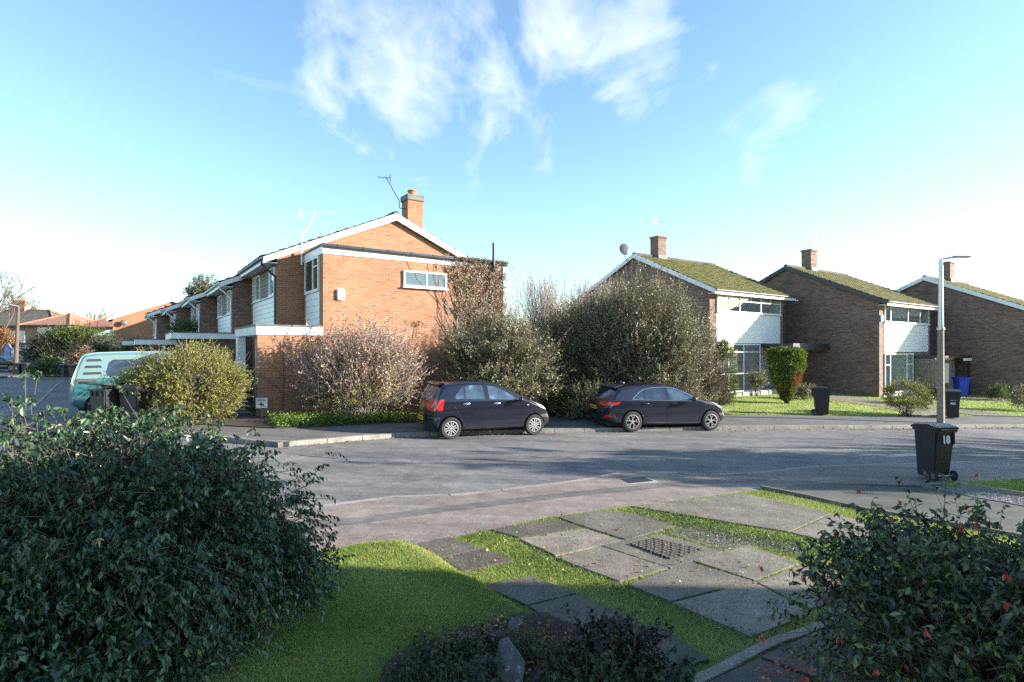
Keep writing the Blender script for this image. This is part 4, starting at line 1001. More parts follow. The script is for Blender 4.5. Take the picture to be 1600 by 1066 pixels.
def plate(t, x, z, y0=0, w=.50, tilt=0, chars=7):
    p = MB().box(-.012, .0, -w / 2, w / 2, -.055, .055).build('number_plate', 'yellow_plate', t); p.location = (x, y0, z); p.rotation_euler = (0, tilt, 0)
    m = MB(); r = random.Random(chars)
    for i in range(7):
        y = -w * .42 + w * .84 * (i + (.35 if i > 3 else 0)) / 7.2
        m.box(-.0145, -.0125, y, y + .012, -.035, .035).box(-.0145, -.0125, y + .03, y + .042, -.035, .035).box(-.0145, -.0126, y + .0121, y + .0299, r.choice((-.035, -.005, .022)), r.choice((-.022, .008, .035)) if False else .035)
    m.build('marks', 'dark_paint', p); return p
def both(f):
    for sd in (-1, 1): f(sd)
# -- small hatchback
S1 = Shell(3.75, .848, [(0, .62), (.03, .84), (.09, 1.0), (.33, 1.40), (.38, 1.45), (.6, 1.495), (1.0, 1.53), (1.5, 1.53), (1.95, 1.485), (2.4, 1.30), (2.83, 1.06), (3.05, .97), (3.4, .85), (3.6, .72), (3.72, .58), (3.75, .5)],
           [(0, .42), (.06, .30), (.25, .22), (.5, .19), (3.3, .17), (3.6, .19), (3.72, .26), (3.75, .34)], .98, tumble=.25, endr=.42)
t = make_car('parked_car', 'navy five-door hatchback with silver six-spoke wheels, parked in front of the house with creeper', S1, W(705, 687, -.1), W(838.5, 680, -.1), (.60, 3.06), .29, 'navy', 'six', 0, 'dark cars parked along the far kerb')
gl = [[(.70, 1.06), (.715, 1.14), (.86, 1.31), (.955, 1.375), (.965, 1.055)], [(.985, 1.055), (.985, 1.385), (1.20, 1.41), (1.50, 1.41), (1.55, 1.04)], [(1.67, 1.035), (1.64, 1.405), (1.86, 1.375), (2.15, 1.25), (2.42, 1.09), (2.45, 1.0)], [(2.49, 1.0), (2.475, 1.065), (2.66, .985)]]
for p in gl:
    c = np.mean(p, 0); S1.patch('side_window', [tuple(np.array(c) + (np.array(q) - c) * .985) for q in p], 'car_glass', t, .004, (-1, 1))
S1.topglass('windscreen', 2.02, 2.78, .52, .66, 'car_glass', t); S1.topglass('rear_window', .115, .31, .58, .50, 'car_glass', t)
def l1(sd):
    m = MB()
    for pts in ([(1.61, 1.42), (1.61, .75), (1.58, .30)], [(.68, 1.05), (.66, .9), (.93, .45), (1.0, .30)], [(2.72, 1.0), (2.72, .8), (2.62, .30)], [(1.0, .30), (2.62, .28)], [(3.05, .93), (3.32, .80), (3.60, .72)], [(.05, .74), (.62, .70)]): S1.line(m, pts, .005, sd)
    m.build('panel_gap', 'dark_paint', t)
    for x in (.98, 1.86): 
        m = MB(); y = float(S1.y(x, .93)); m.ell((x, sd * (y + .012), .925), .085, .022, .014).ell((x + .03, sd * (y + .002), .925), .10, .012, .032)
        m.build('door_handle', 'chrome', t, smooth=60)
    y = float(S1.y(2.55, 1.0)); m = MB(); m.ell((2.55, sd * (y + .13), 1.03), .06, .10, .075).tube((2.56, sd * (y - .05), .99), (2.56, sd * (y + .09), 1.0), .025); m.build('wing_mirror', 'navy', t, smooth=60)
    m = MB(); y = float(S1.y(2.83, .86)); m.ell((2.83, sd * y, .86), .035, .012, .014); m.build('side_repeater', 'clear_lens', t, smooth=60)
both(l1)
S1.patch('tail_light', [(.06, .80), (.07, 1.0), (.20, 1.04), (.40, 1.05), (.34, .90), (.36, .76), (.10, .75)], 'red_lens', t, .008, (-1, 1))
S1.patch('headlight', [(3.12, .94), (3.30, .885), (3.52, .80), (3.60, .70), (3.50, .68), (3.25, .78), (3.1, .88)], 'clear_lens', t, .008, (-1, 1))
S1.patch('bumper_reflector', [(.06, .55), (.3, .54), (.3, .58), (.06, .59)], 'black_plastic', t, .006, (-1, 1))
plate(t, .0, .52, 0)
m = MB(); m.tube((.62, .0, 1.49), (.38, 0, 1.72), .006, .003, 5); m.build('antenna', 'black_plastic', t)
MB().prism([(.27, 1.43), (.5, 1.49), (.5, 1.465), (.30, 1.40)], 'y', -.55, .55).build('spoiler', 'navy', t, bevel=.01, smooth=40)
m = MB(); m.ell((.10, 0, 1.0), .04, .05, .03); m.tube((.10, 0, 1.0), (.21, .3, 1.2), .01); m.build('rear_wiper', 'black_plastic', t)
# -- larger hatchback
S2 = Shell(4.31, .90, [(0, .58), (.02, .80), (.07, .95), (.16, 1.03), (.50, 1.31), (.54, 1.345), (.9, 1.415), (1.5, 1.447), (2.0, 1.44), (2.35, 1.395), (2.8, 1.22), (3.15, 1.03), (3.35, .965), (3.8, .88), (4.1, .76), (4.25, .62), (4.31, .5)],
           [(0, .44), (.06, .33), (.3, .24), (.6, .19), (3.8, .16), (4.15, .18), (4.28, .26), (4.31, .36)], .93, tumble=.27, endr=.5, ends=(.4, .5))
t = make_car('parked_car', 'blue-black hatchback with chrome window line and two-tone alloy wheels, parked by the big shrub', S2, W(988.5, 676, -.1), W(1116, 673.5, -.1), (.90, 3.55), .315, 'black_blue', 'y', 0, 'dark cars parked along the far kerb')
for p, gm in (([(.92, 1.0), (1.12, 1.15), (1.27, 1.23), (1.25, .985)], 'car_glass_dark'), ([(1.29, .985), (1.31, 1.245), (1.55, 1.30), (1.92, 1.32), (1.97, .965)], 'car_glass_dark'), ([(2.14, .96), (2.06, 1.315), (2.32, 1.28), (2.6, 1.19), (2.88, 1.05), (2.98, .96), (2.92, .945)], 'car_glass')):
    S2.patch('side_window', p, gm, t, .004, (-1, 1))
S2.topglass('windscreen', 2.38, 3.10, .55, .70, 'car_glass', t); S2.topglass('rear_window', .17, .46, .60, .50, 'car_glass_dark', t)
def l2(sd):
    m = MB(); S2.line(m, [(.88, .985), (1.0, 1.09), (1.14, 1.19), (1.30, 1.262), (1.55, 1.315), (1.95, 1.34), (2.2, 1.325), (2.45, 1.265), (2.75, 1.14), (3.05, .965), (2.92, .93), (2.0, .945), (.88, .985)], .011, sd, .003); m.build('window_trim', 'chrome', t, smooth=60)
    m = MB()
    for pts in ([(2.04, 1.32), (2.06, .6), (2.02, .27)], [(1.05, .97), (1.03, .85), (1.20, .55), (1.36, .32)], [(3.12, .93), (3.18, .7), (3.12, .3)], [(1.36, .3), (3.12, .27)], [(.1, .66), (.6, .70)]): S2.line(m, pts, .005, sd)
    m.build('panel_gap', 'dark_paint', t)
    for x in (1.30, 2.25):
        m = MB(); y = float(S2.y(x, .86)); m.ell((x, sd * (y + .014), .86), .11, .022, .022)
        m.build('door_handle', 'black_blue', t, smooth=60)
    y = float(S2.y(2.95, .98)); m = MB(); m.ell((2.86, sd * (y + .14), 1.0), .07, .11, .075).tube((2.88, sd * (y - .04), .96), (2.88, sd * (y + .1), .98), .025); m.build('wing_mirror', 'dark_paint', t, smooth=60)
both(l2)
S2.patch('tail_light', [(.05, .80), (.10, .90), (.30, .90), (.52, .91), (.40, .82), (.12, .77)], 'red_lens', t, .008, (-1, 1))
S2.patch('bumper_reflector', [(.10, .42), (.26, .44), (.26, .50), (.12, .52)], 'red_lens', t, .008, (-1, 1))
S2.patch('bumper_vent', [(.06, .36), (.34, .30), (.40, .42), (.30, .56), (.27, .43), (.08, .42)], 'dark_paint', t, .005, (-1, 1))
S2.patch('headlight', [(3.62, .88), (3.85, .84), (4.15, .72), (4.2, .66), (3.95, .68), (3.75, .78)], 'clear_lens', t, .008, (-1, 1))
S2.patch('sill_trim', [(1.25, .22), (3.15, .20), (3.15, .27), (1.3, .30)], 'grey_plastic', t, .006, (-1, 1))
plate(t, .005, .70, 0, .46, -.12, 3)
MB().prism([(.40, 1.325), (.72, 1.40), (.72, 1.375), (.44, 1.28)], 'y', -.58, .58).build('spoiler', 'dark_paint', t, bevel=.01, smooth=40)
m = MB(); m.ell((.95, 0, 1.43), .09, .02, .035); m.build('antenna', 'black_blue', t, smooth=60)
m = MB(); m.tube((.22, -.0, 1.06), (.33, -.35, 1.16), .012); m.build('rear_wiper', 'black_plastic', t)
# -- two-tone van on the driveway (nose towards the garage)
S3 = Shell(4.71, .99, [(0, .70), (.04, 1.05), (.10, 1.25), (.30, 1.80), (.40, 1.88), (.7, 1.925), (1.6, 1.94), (3.0, 1.92), (3.4, 1.86), (3.75, 1.66), (4.25, 1.27), (4.5, 1.12), (4.64, .92), (4.71, .7)],
           [(0, .46), (.06, .34), (.3, .22), (4.4, .2), (4.65, .28), (4.71, .42)], 1.12, tumble=.15, endr=.3, r0=.12, ends=(.3, .6), plan=(.04, .14))
vr = Vector((-12.72, 15.94)); v0 = vr + UD.to_2d() * .78; v1 = vr + UD.to_2d() * 3.76
t = make_car('parked_van', 'mint and teal people-carrier van parked behind the golden shrub with three roof-pillar slots', S3, tuple(v0), tuple(v1), (.80, 3.78), .35, 'teal', 'y', 0, None, 'mint', lambda x: 1.13)
t.location.z += .11
S3.patch('side_window', [(.95, 1.22), (.93, 1.35), (1.0, 1.62), (1.10, 1.70), (3.35, 1.70), (3.75, 1.42), (3.85, 1.22)], 'car_glass_dark', t, .004, (-1, 1))
S3.topglass('rear_window', .12, .27, .78, .74, 'car_glass_dark', t); S3.topglass('windscreen', 3.45, 4.2, .78, .84, 'car_glass_dark', t)
for k in range(3): S3.patch('pillar_slot', [(.46 - .04 * k, 1.66 - .19 * k), (.84, 1.66 - .19 * k), (.80, 1.73 - .19 * k), (.49 - .04 * k, 1.73 - .19 * k)], 'dark_paint', t, .006, (-1, 1))
S3.patch('tail_light', [(.05, 1.02), (.09, 1.15), (.75, 1.13), (.62, 1.02)], 'car_glass_dark', t, .01, (-1, 1))
m = MB(); both(lambda sd: S3.line(m, [(.06, 1.16), (1.5, 1.14), (4.3, 1.13)], .010, sd, .002)); m.build('waist_line', 'chrome', t)
# -- pale car and dark car far down the side road
S4 = Shell(4.1, .86, [(0, .6), (.05, .9), (.5, 1.35), (1.0, 1.45), (2.0, 1.44), (2.9, 1.05), (3.6, .88), (4.0, .7), (4.1, .5)], [(0, .4), (.2, .22), (3.9, .2), (4.1, .35)], .95, endr=.45, ends=(.4, .5))
def far_car(label, p, a, mat):
    t = empty('parked_car', (p[0], p[1], G(*p) + .02), a, label, 'car', 'cars far down the side road')
    S4.mesh('body', mat, t, (.75, 3.3), .31)
    for x in (.75, 3.3):
        for sd in (-1, 1): wheel(t, x, sd * .76, .31, .19, 'y', sd)
    S4.patch('side_window', [(.7, 1.0), (.9, 1.3), (1.9, 1.33), (2.7, 1.0)], 'car_glass', t, .004, (-1, 1)); S4.topglass('windscreen', 2.05, 2.8, .55, .68, 'car_glass', t)
    S4.patch('headlight', [(3.5, .86), (3.9, .76), (3.95, .66), (3.6, .7)], 'clear_lens', t, .008, (-1, 1)); return t
p = W(146, 584); far_car('white hatchback on a driveway behind the two far wheelie bins', (p[0], p[1] + 1), R(197), 'whitecar')
p = W(-35, 581); far_car('dark car cut off by the left edge, far down the side road', p, R(8), 'darkcar')
# ================================================================ STREET FURNITURE
def text_mesh(name, s, size, mat, parent, loc, rot, bold=.02):
    c = bpy.data.curves.new(name, 'FONT'); c.body = s; c.size = size; c.extrude = .001; c.space_character = 1.12; c.offset = bold; c.align_x = 'CENTER'; c.align_y = 'CENTER'
    o = bpy.data.objects.new(name, c); COL.objects.link(o); bpy.context.view_layer.update()
    me = bpy.data.meshes.new_from_object(o.evaluated_get(bpy.context.evaluated_depsgraph_get())); bpy.data.objects.remove(o)
    me.materials.clear(); me.materials.append(M[mat]); o = bpy.data.objects.new(name, me); reg(o, parent); o.location = loc; o.rotation_euler = rot; return o
def bin_(label, p, rz, off=0, h=1.07, mat='black_plastic', num=None, sticker=0, group='wheelie bins', w=.58, tilt=0, bags=False):
    t = empty('wheelie_bin', (p[0], p[1], G(*p) + off), rz, label, 'wheelie bin', group); t.scale = (w / .58, w / .58, h / 1.07)
    b = MB().frustum((-.205, .205, -.22, .27), .04, (-.265, .265, -.33, .31), .97).build('body', mat, t, bevel=.025, smooth=50)
    m = MB(); m.box(-.285, .285, -.355, .33, .93, .975)
    for x in (-.15, 0, .15): m.box(x - .012, x + .012, .27, .335, .80, .93)
    for x in (-.20, .20): m.box(x - .02, x + .02, -.36, -.27, .7, .93)
    m.build('rim', mat, t, bevel=.008)
    l = MB().prism([(-.38, .98), (-.39, 1.03), (-.1, 1.075), (.25, 1.05), (.37, 1.0), (.37, .965), (.35, .978)], 'x', -.30, .30).build('lid', mat, t, bevel=.018, smooth=50)
    if tilt: l.location = (0, -.38 * (1 - math.cos(tilt)), 0); l.rotation_euler = (tilt, 0, 0); l.location.z = 1.0 * (1 - math.cos(tilt)) + .38 * math.sin(tilt) ; l.location.y = 1.0 * math.sin(tilt)
    m = MB(); m.tube((-.22, -.41, .985), (.22, -.41, .985), .016).tube((-.22, -.41, .985), (-.22, -.33, .96), .014).tube((.22, -.41, .985), (.22, -.33, .96), .014); m.build('handle', mat, t, smooth=50)
    for x in (-.29, .25):
        wl = MB().tube((x, -.27, .10), (x + .045, -.27, .10), .10, n=24).build('wheel', 'tyre', t, bevel=.008, smooth=50)
        MB().tube((x - .004, -.27, .10), (x + .049, -.27, .10), .055, n=16).build('hub', 'grey_plastic', wl)
    MB().tube((-.26, -.27, .10), (.26, -.27, .10), .014).build('axle', 'metal', t)
    if num: text_mesh('number', num, .19, 'white', t, (.0, -.336, .79), (R(90 - 4), 0, 0), .012)
    if sticker: 
        MB().box(-.09, .09, .318, .322, .52, .60).build('label', 'white_dirty', t)
        m = MB(); [m.box(-.1 + i * .03, -.085 + i * .03, .3205, .3235, .66, .69) for i in range(7)]; m.build('marks', 'white_dirty', t)
    return t
bin_('black wheelie bin with a white 18 on it, standing on the near pavement', W(1459, 748, -.03), R(8), -.03, num='18', w=.46)
bin_('black wheelie bin on the lawn edge between clipped conifer and round bush', W(1283, 649), R(-112), .0, 1.10, sticker=1, w=.50)
bin_('black wheelie bin with white label, directly right of the tall lamp post', W(1487, 653), R(150), .0, 1.12, sticker=1, w=.52)
bin_('bright blue wheelie bin under the carport roof', (25.0, 31.0), R(170), .03, 1.1, 'blue_plastic')
bin_('black wheelie bin with its lid raised by rubbish, left of the golden shrub', (-10.1, 13.95), R(165), .06, 1.04, tilt=R(9))
bin_('black wheelie bin with shut lid tucked against the golden shrub', (-9.45, 14.05), R(170), .06, 1.04)
bin_('left one of two black wheelie bins at the far driveway', W(104, 589), R(160), 0, .98)
bin_('right one of two black wheelie bins at the far driveway', W(117, 590), R(170), 0, .98)
bin_('black wheelie bin with white sticker beside the distant wooden lamp post', W(31, 585), R(175), 0, .95, sticker=1)
bin_('plain black wheelie bin second from the distant lamp post', W(43, 585), R(170), 0, .95)
# lamp post
p = W(1470, 661); t = empty('street_lamp', (*p, G(*p)), 0, 'tall street lamp with brown concrete lower half and flat lamp head', 'street lamp')
d = p[1]; zt_ = CZ + 140 * d / F - G(*p); zj = CZ + 30 * d / F - G(*p)
MB().tube((0, 0, -.1), (0, 0, zj), .125, .10, 8).build('lower_column', 'bark_pale', t)
MB().tube((0, 0, zj - .02), (0, 0, zj + .06), .12, .12, 12).tube((0, 0, zj), (0, 0, zt_), .088, .062, 14).build('upper_column', 'metal', t, smooth=40)
m = MB(); m.path([(0, 0, zt_ - .05), (.02, 0, zt_ + .0), (.42, -.05, zt_ + .06)], .035, 8); m.build('arm', 'metal', t, smooth=50)
MB().frustum((.36, 1.0, -.17, .03), zt_ + .045, (.42, .95, -.14, .0), zt_ + .11).build('lamp_head', 'grey_plastic', t, bevel=.01)
MB().box(.06, .24, -.08, .06, 1.45, 2.15).build('control_box', 'metal', t, bevel=.01)
p = W(24, 585); t = empty('wooden_lamp_post', (*p, G(*p)), 0, 'leaning brown post with small lamp arm at the end of the side road', 'street lamp')
d = p[1]; zt_ = CZ + 66 * d / F - G(*p)
MB().tube((0, 0, -.1), (.25, 0, zt_), .17, .10, 10).build('post', 'bark', t)
m = MB(); m.path([(.25, 0, zt_), (-.4, 0, zt_ + .15), (-.9, 0, zt_ + .05)], .04, 6); m.build('arm', 'white_dirty', t)
MB().box(-1.35, -.8, -.1, .1, zt_ - .02, zt_ + .1).build('lamp_head', 'metal', t)
# small sign on a stake by the garage corner
p = W(409, 655); t = empty('garden_sign', (*p, G(*p)), R(10), 'small white sign on a stake at the corner of the garage', 'sign')
MB().box(-.16, .16, -.012, .01, .32, .62).build('panel', 'white', t); MB().box(-.02, .02, .012, .03, -.1, .5).build('stake', 'wood_grey', t)
m = MB(); r = random.Random(2)
for i in range(6): m.box(-.11 + i * .036, -.088 + i * .036, -.016, -.0125, .535, .575)
m.box(-.07, .05, -.016, -.0125, .42, .45).box(-.03, .0, -.016, -.0125, .38, .49).box(.02, .07, -.016, -.0125, .385, .41).build('marks', 'dark_paint', t)
# fence, gates far left
p0 = (PX(36, 52), 52); t = empty('board_fence', (*p0, G(*p0)), 0, 'dark grey board fence with one white post below the evergreen hedge', 'fence')
m = MB(); w = PX(92, 52) - p0[0]
for i in range(int(w / .2)): m.box(i * .2, i * .2 + .18, 0, .04, 0, 2.1 - .008 * i)
m.build('boards', 'wood_grey', t); MB().box(PX(62, 52) - p0[0] - .1, PX(62, 52) - p0[0] + .1, -.1, -.01, 0, 1.75).build('post', 'white', t)
p0 = (PX(-12, 54), 54); t = empty('garden_gate', (PX(16, 53), 53, G(-45, 53)), 0, 'tall white double gate beside the distant lamp post', 'gate')
MB().box(0, 1.0, 0, .08, .2, 1.25).box(0, 1.0, 0, .08, 1.35, 2.2).box(1.15, 2.0, 0, .08, .6, 2.45).build('panel', 'white', t)
t = empty('playhouse', (PX(7, 53), 53, G(-45, 53)), 0, 'rounded lilac-blue panel left of the white gate', 'panel')
m = MB(); m.prism([(0, 0), (.62, 0), (.62, 2.1), (.5, 2.45), (.31, 2.6), (.12, 2.45), (0, 2.1)], 'y', 0, .1); mm_ = plain('lilac_blue', (.2, .28, .6), .5); m.build('panel', mm_, t)
sheet('garden_wall', [(-75, 60), (-30, 60), (-30, 60.3), (-75, 60.3)], 'brick_far', 1.3, 1.5, kind=None, label='low brick garden wall behind the distant fence', cat='wall')
# ================================================================ PLANTS
def gp(px, py, off=0): p = W(px, py, off); return (p[0], p[1], G(*p) + off)
def flowers(parent, name, P, mat, rng, L):
    """hanging blossoms, each an object; a few shapes shared between them"""
    protos = []
    for i in range(5):
        D = np.tile([0, 0, -1.], (6, 1)) + rng.normal(size=(6, 3)) * .35
        protos.append(leaves_mesh(name, rng.normal(size=(6, 3)) * .004, D, L, .36, mat, parent, rng))
    for k, p in enumerate(P):
        o = protos[k] if k < 5 else protos[k % 5].copy()
        if k >= 5: COL.objects.link(o)
        o.location = tuple(p); o.rotation_euler = (0, 0, k * 1.3)
# fuchsia on the left
shrub('fuchsia_bush', 'big dark glossy fuchsia bush filling the lower left corner', 'bush', (-3.3, 4.5, 0), (-3.26, 4.4, .84), (1.58, 1.4, .92), 'lf_fuchsia', 300, 8600, 11, .050, .44, 11, twig=.20, clump_r=.12, droop=1.15, stem_n=40, stem_r=.016, up=.45, zmin=-.75, shell=(.45, 1.0), upb=.02, ampl=.16, twigr=.003)
o = bpy.data.objects['fuchsia_bush']; rng = np.random.default_rng(77)
P, D, _ = crown(rng, (0.05, .05, .8), (1.55, 1.45, .85), 60, 60, 1, .12, .2, .9, -.5)
flowers(o, 'dry_flower', P, 'lf_dead', rng, .05)
P, D, tw = crown(rng, (.0, -1.0, .42), (1.7, .9, .7), 110, 2900, 11, .22, .13, .9, -.6, (.3, 1)); k = P[:, 2] > .02
leaves_mesh('foliage', P[k], D[k], .05, .44, 'lf_fuchsia', o, rng, .45)
P, D, tw = crown(rng, (.85, .15, .35), (1.15, .8, .55), 90, 2000, 11, .20, .12, .9, -.6, (.4, 1)); k = P[:, 2] > .02
leaves_mesh('foliage', P[k], D[k], .05, .44, 'lf_fuchsia', o, rng, .45)
# fuchsia on the right
shrub('fuchsia_bush', 'open-branched fuchsia bush with faded red flowers at lower right', 'bush', (2.75, 3.25, 0), (2.85, 3.45, .56), (.86, .75, .56), 'lf_fuchsia_red', 120, 3000, 10, .052, .48, 12, twig=.24, clump_r=.13, droop=.8, stem_n=40, stem_r=.009, up=.45, zmin=-.6, shell=(.3, 1.0), upb=.3, ampl=.2, twigr=.0025, stemtop=(.5, .8))
o = bpy.data.objects['fuchsia_bush.001']; rng = np.random.default_rng(78)
P, D, _ = crown(rng, (.05, .15, .6), (.88, .78, .6), 60, 80, 1, .08, .2, 1.2, -.4, (.7, 1.02))
flowers(o, 'flower', P[:90], 'flower', rng, .042)
P, D, tw = crown(rng, (.8, -.1, .45), (.75, .7, .6), 70, 1400, 10, .20, .12, .8, -.6, (.3, 1)); k = P[:, 2] > .02
leaves_mesh('foliage', P[k], D[k], .052, .46, 'lf_fuchsia_red', o, rng, .45)
P, D, tw = crown(rng, (1.2, -.5, .35), (.6, .5, .4), 30, 300, 8, .2, .13, .4, -.2, (.3, 1)); k = P[:, 2] > .02
leaves_mesh('foliage', P[k], D[k], .07, .6, 'lf_green', o, rng, .45)
# purple-leaved plant and rockery in front
b = gp(950, 1035)
shrub('purple_shrub', 'low purple-black leaved shrub sprawling over the rockery stones', 'shrub', (.70, 3.95, .03), (.70, 3.95, .12), (.36, .28, .20), 'lf_purple', 46, 420, 9, .042, .6, 14, twig=.14, clump_r=.07, droop=.3, stem_n=20, stem_r=.006, up=.5, zmin=-.3, shell=(.3, 1), upb=.6)
shrub('trailing_shrub', 'dark green trailing shrub at the bottom edge below the rockery', 'shrub', (.62, 3.55, .03), (.66, 3.5, .08), (.50, .25, .18), 'lf_dark', 46, 420, 9, .042, .6, 15, twig=.14, clump_r=.07, droop=.3, stem_n=20, stem_r=.006, up=.5, zmin=-.3, shell=(.3, 1), upb=.6)
def rock(label, c, s, seed, rz=0, tilt=0):
    bm = bmesh.new(); bmesh.ops.create_icosphere(bm, subdivisions=4, radius=1); r = random.Random(seed)
    pl = [(Vector((r.gauss(0, 1), r.gauss(0, 1), r.gauss(0, 1))).normalized(), r.uniform(.38, .66)) for _ in range(9)]
    from mathutils import noise as mn
    for v in bm.verts:
        for n, d in pl:
            k = v.co.dot(n)
            if k > d: v.co -= n * (k - d) * .99
        v.co += v.co.normalized() * (mn.noise(v.co * 3 + Vector((seed, 0, 0))) * .02 + mn.noise(v.co * 9) * .02)
        v.co = Vector((v.co.x * s[0], v.co.y * s[1], v.co.z * s[2]))
    me = bpy.data.meshes.new('rock'); bm.to_mesh(me); bm.free(); me.materials.append(M['stone']); finish(me, 16)
    o = bpy.data.objects.new('rock', me); reg(o); o.location = c; o.rotation_euler = (tilt, tilt * .5, rz); return tag(o, label, 'rock', 'rockery stones')
m_, t_, b_ = nt('lichened_stone'); co = coord(t_); n1 = noise(t_, co, 4, 6); n2 = noise(t_, co, 22, 6, .75)
c_ = ramp(t_, n1, [(.3, (.05, .047, .045)), (.7, (.15, .14, .13))]); c_ = mix(t_, c_, (.45, .46, .42), ramp(t_, n2, [(.58, (0, 0, 0)), (.66, (1, 1, 1))])); t_.links.new(c_, b_.inputs['Base Color']); b_.inputs['Roughness'].default_value = .9; bump(t_, b_, n1, .8, .03)
M['stone'] = m_
rock('large lichen-speckled angular stone in the rockery', (-.01, 3.98, .10), (.20, .18, .19), 5, .4, .5)
rock('flat stone ledge behind the speckled stone', (-.12, 4.42, .05), (.16, .10, .06), 6, .2)
rock('rounded stone at the rockery edge by the grass tuft', (-.28, 3.95, .05), (.14, .12, .14), 7, 1)
rock('small pale stone among the purple leaves', (.40, 4.08, .08), (.10, .07, .10), 8, 2, .4)
rock('top stone of the rockery nearest the slabs', (.02, 4.62, .05), (.15, .09, .06), 9, .8)
sheet('soil', [W(*p) for p in ((590, 1080), (603, 1040), (622, 1022), (650, 1011), (684, 1002), (720, 985), (752, 979), (785, 971), (800, 963), (850, 958), (880, 972), (930, 985), (960, 995), (1000, 1020), (1060, 1100), (900, 1200), (600, 1200))], 'soil', .012, .1)
rng = np.random.default_rng(5)
shrub('moss_cushion', 'bright moss cushion between the rockery stones', 'moss', (.12, 4.22, .0), (.12, 4.22, .03), (.26, .17, .10), 'lf_green', 40, 900, 6, .014, .5, 31, twig=.03, clump_r=.04, stem_n=4, stem_r=.002, zmin=-.1, upb=.8)
shrub('low_plant', 'small pale rosette plant at the edge of the rockery', 'plant', (-.42, 4.18, .02), (-.42, 4.18, .05), (.13, .10, .09), 'lf_olive', 14, 90, 7, .035, .5, 32, twig=.06, clump_r=.03, stem_n=6, stem_r=.003, zmin=0, upb=.7)
shrub('low_plant', 'dark leafy plants between lawn and rockery stones', 'plant', (-.45, 3.9, .02), (-.42, 3.88, .06), (.28, .28, .12), 'lf_dark', 30, 300, 7, .04, .5, 33, twig=.09, clump_r=.06, stem_n=8, stem_r=.003, zmin=0, upb=.7)
def tuft(label, c, n, h, seed, mat='lf_olive', wd=.007):
    r = np.random.default_rng(seed); t = empty('grass_tuft', c, 0, label, 'plant')
    a = r.uniform(0, 6.28, n); le = r.uniform(.2, .9, n); H = h * r.uniform(.6, 1.1, n)
    d = np.stack([np.cos(a), np.sin(a), 0 * a], 1); s = np.stack([-np.sin(a), np.cos(a), 0 * a], 1) * wd / 2; V = []; K = 5
    for i in range(K):
        q = i / (K - 1); p = d * (le * H * q ** 1.7)[:, None] + np.stack([0 * a, 0 * a, H * (q - .45 * le * q * q)], 1); w = (1 - q * .9)
        V += [p + s * w, p - s * w]
    V = np.stack(V, 1).reshape(-1, 3); k = (np.arange(n) * 2 * K)[:, None]
    Fc = np.concatenate([k + np.array([[2 * i, 2 * i + 1, 2 * i + 3, 2 * i + 2]]) for i in range(K - 1)])
    np_mesh('blades', V, Fc, mat, t, np.repeat(r.uniform(0, 1, n), 2 * K)); return t
tuft('arching grassy tuft at the bottom edge between lawn and rockery', (-.42, 3.62, .03), 90, .28, 3)
# golden shrub by the driveway, its lower wing to the left
gx = PX(292, 15.0)
t = shrub('golden_shrub', 'dense golden-leaved shrub hiding the middle of the mint van', 'shrub', (gx, 15.0, G(gx, 15)), (gx, 15.0, 1.28), (1.38, 1.2, 1.0), 'lf_gold', 300, 6800, 9, .040, .5, 16, twig=.17, clump_r=.13, stem_n=24, stem_r=.018, up=.3, zmin=-.7, shell=(.75, 1), upb=.45, ampl=.12, twigr=.003)
rng = np.random.default_rng(61)
P, D, tw = crown(rng, (-1.35, .15, .58), (.95, 1.0, .66), 110, 1700, 9, .18, .13, 0, -.5, (.7, 1), .4, ampl=.1); k = P[:, 2] > .03
leaves_mesh('foliage', P[k], D[k], .042, .5, 'lf_gold', t, rng, .3)
for q in range(46):
    pass
sp = stems(rng, (0, 0, 1.2), (0.1, 0, 1.1), (1.8, 1.4, 1.35), 40, .007, top=(.95, 1.12), zmin=.1); segs_mesh('shoot', sp, 'bark_pale', t, 4)
# pink-brown shrub before the gable wall
cx = PX(560, 17.0)
shrub('deciduous_shrub', 'twiggy pinkish brown shrub against the orange brick wall', 'shrub', (cx, 16.9, G(cx, 17)), (cx, 16.95, 1.62), (1.85, .95, 1.5), 'lf_pink', 150, 3000, 8, .062, .65, 17, twig=.38, clump_r=.22, stem_n=90, stem_r=.009, stemmat='twig_grey', up=.3, zmin=-.75, shell=(.4, 1.0), upb=.9, ampl=.22, twigr=.004)
tt = bpy.data.objects['deciduous_shrub']; rng = np.random.default_rng(62)
P, D, tw = crown(rng, (.3, -.3, .55), (1.7, .6, .6), 60, 650, 7, .3, .2, .1, -.6, (.3, 1), .7); k = P[:, 2] > .03
leaves_mesh('foliage', P[k], D[k], .045, .6, 'lf_gold', tt, rng, .3)
# grey-green shrub behind the navy hatchback
cx = PX(785, 18.6)
shrub('cotoneaster', 'grey-green shrub with reddish tints behind the navy hatchback', 'shrub', (cx, 18.6, .15), (cx, 18.7, 1.65), (1.75, 1.2, 1.62), 'lf_olive', 170, 3500, 10, .085, .36, 18, twig=.42, clump_r=.2, droop=.15, stem_n=50, stem_r=.012, up=.4, zmin=-.8, shell=(.45, 1), upb=.4, ampl=.22, twigr=.004)
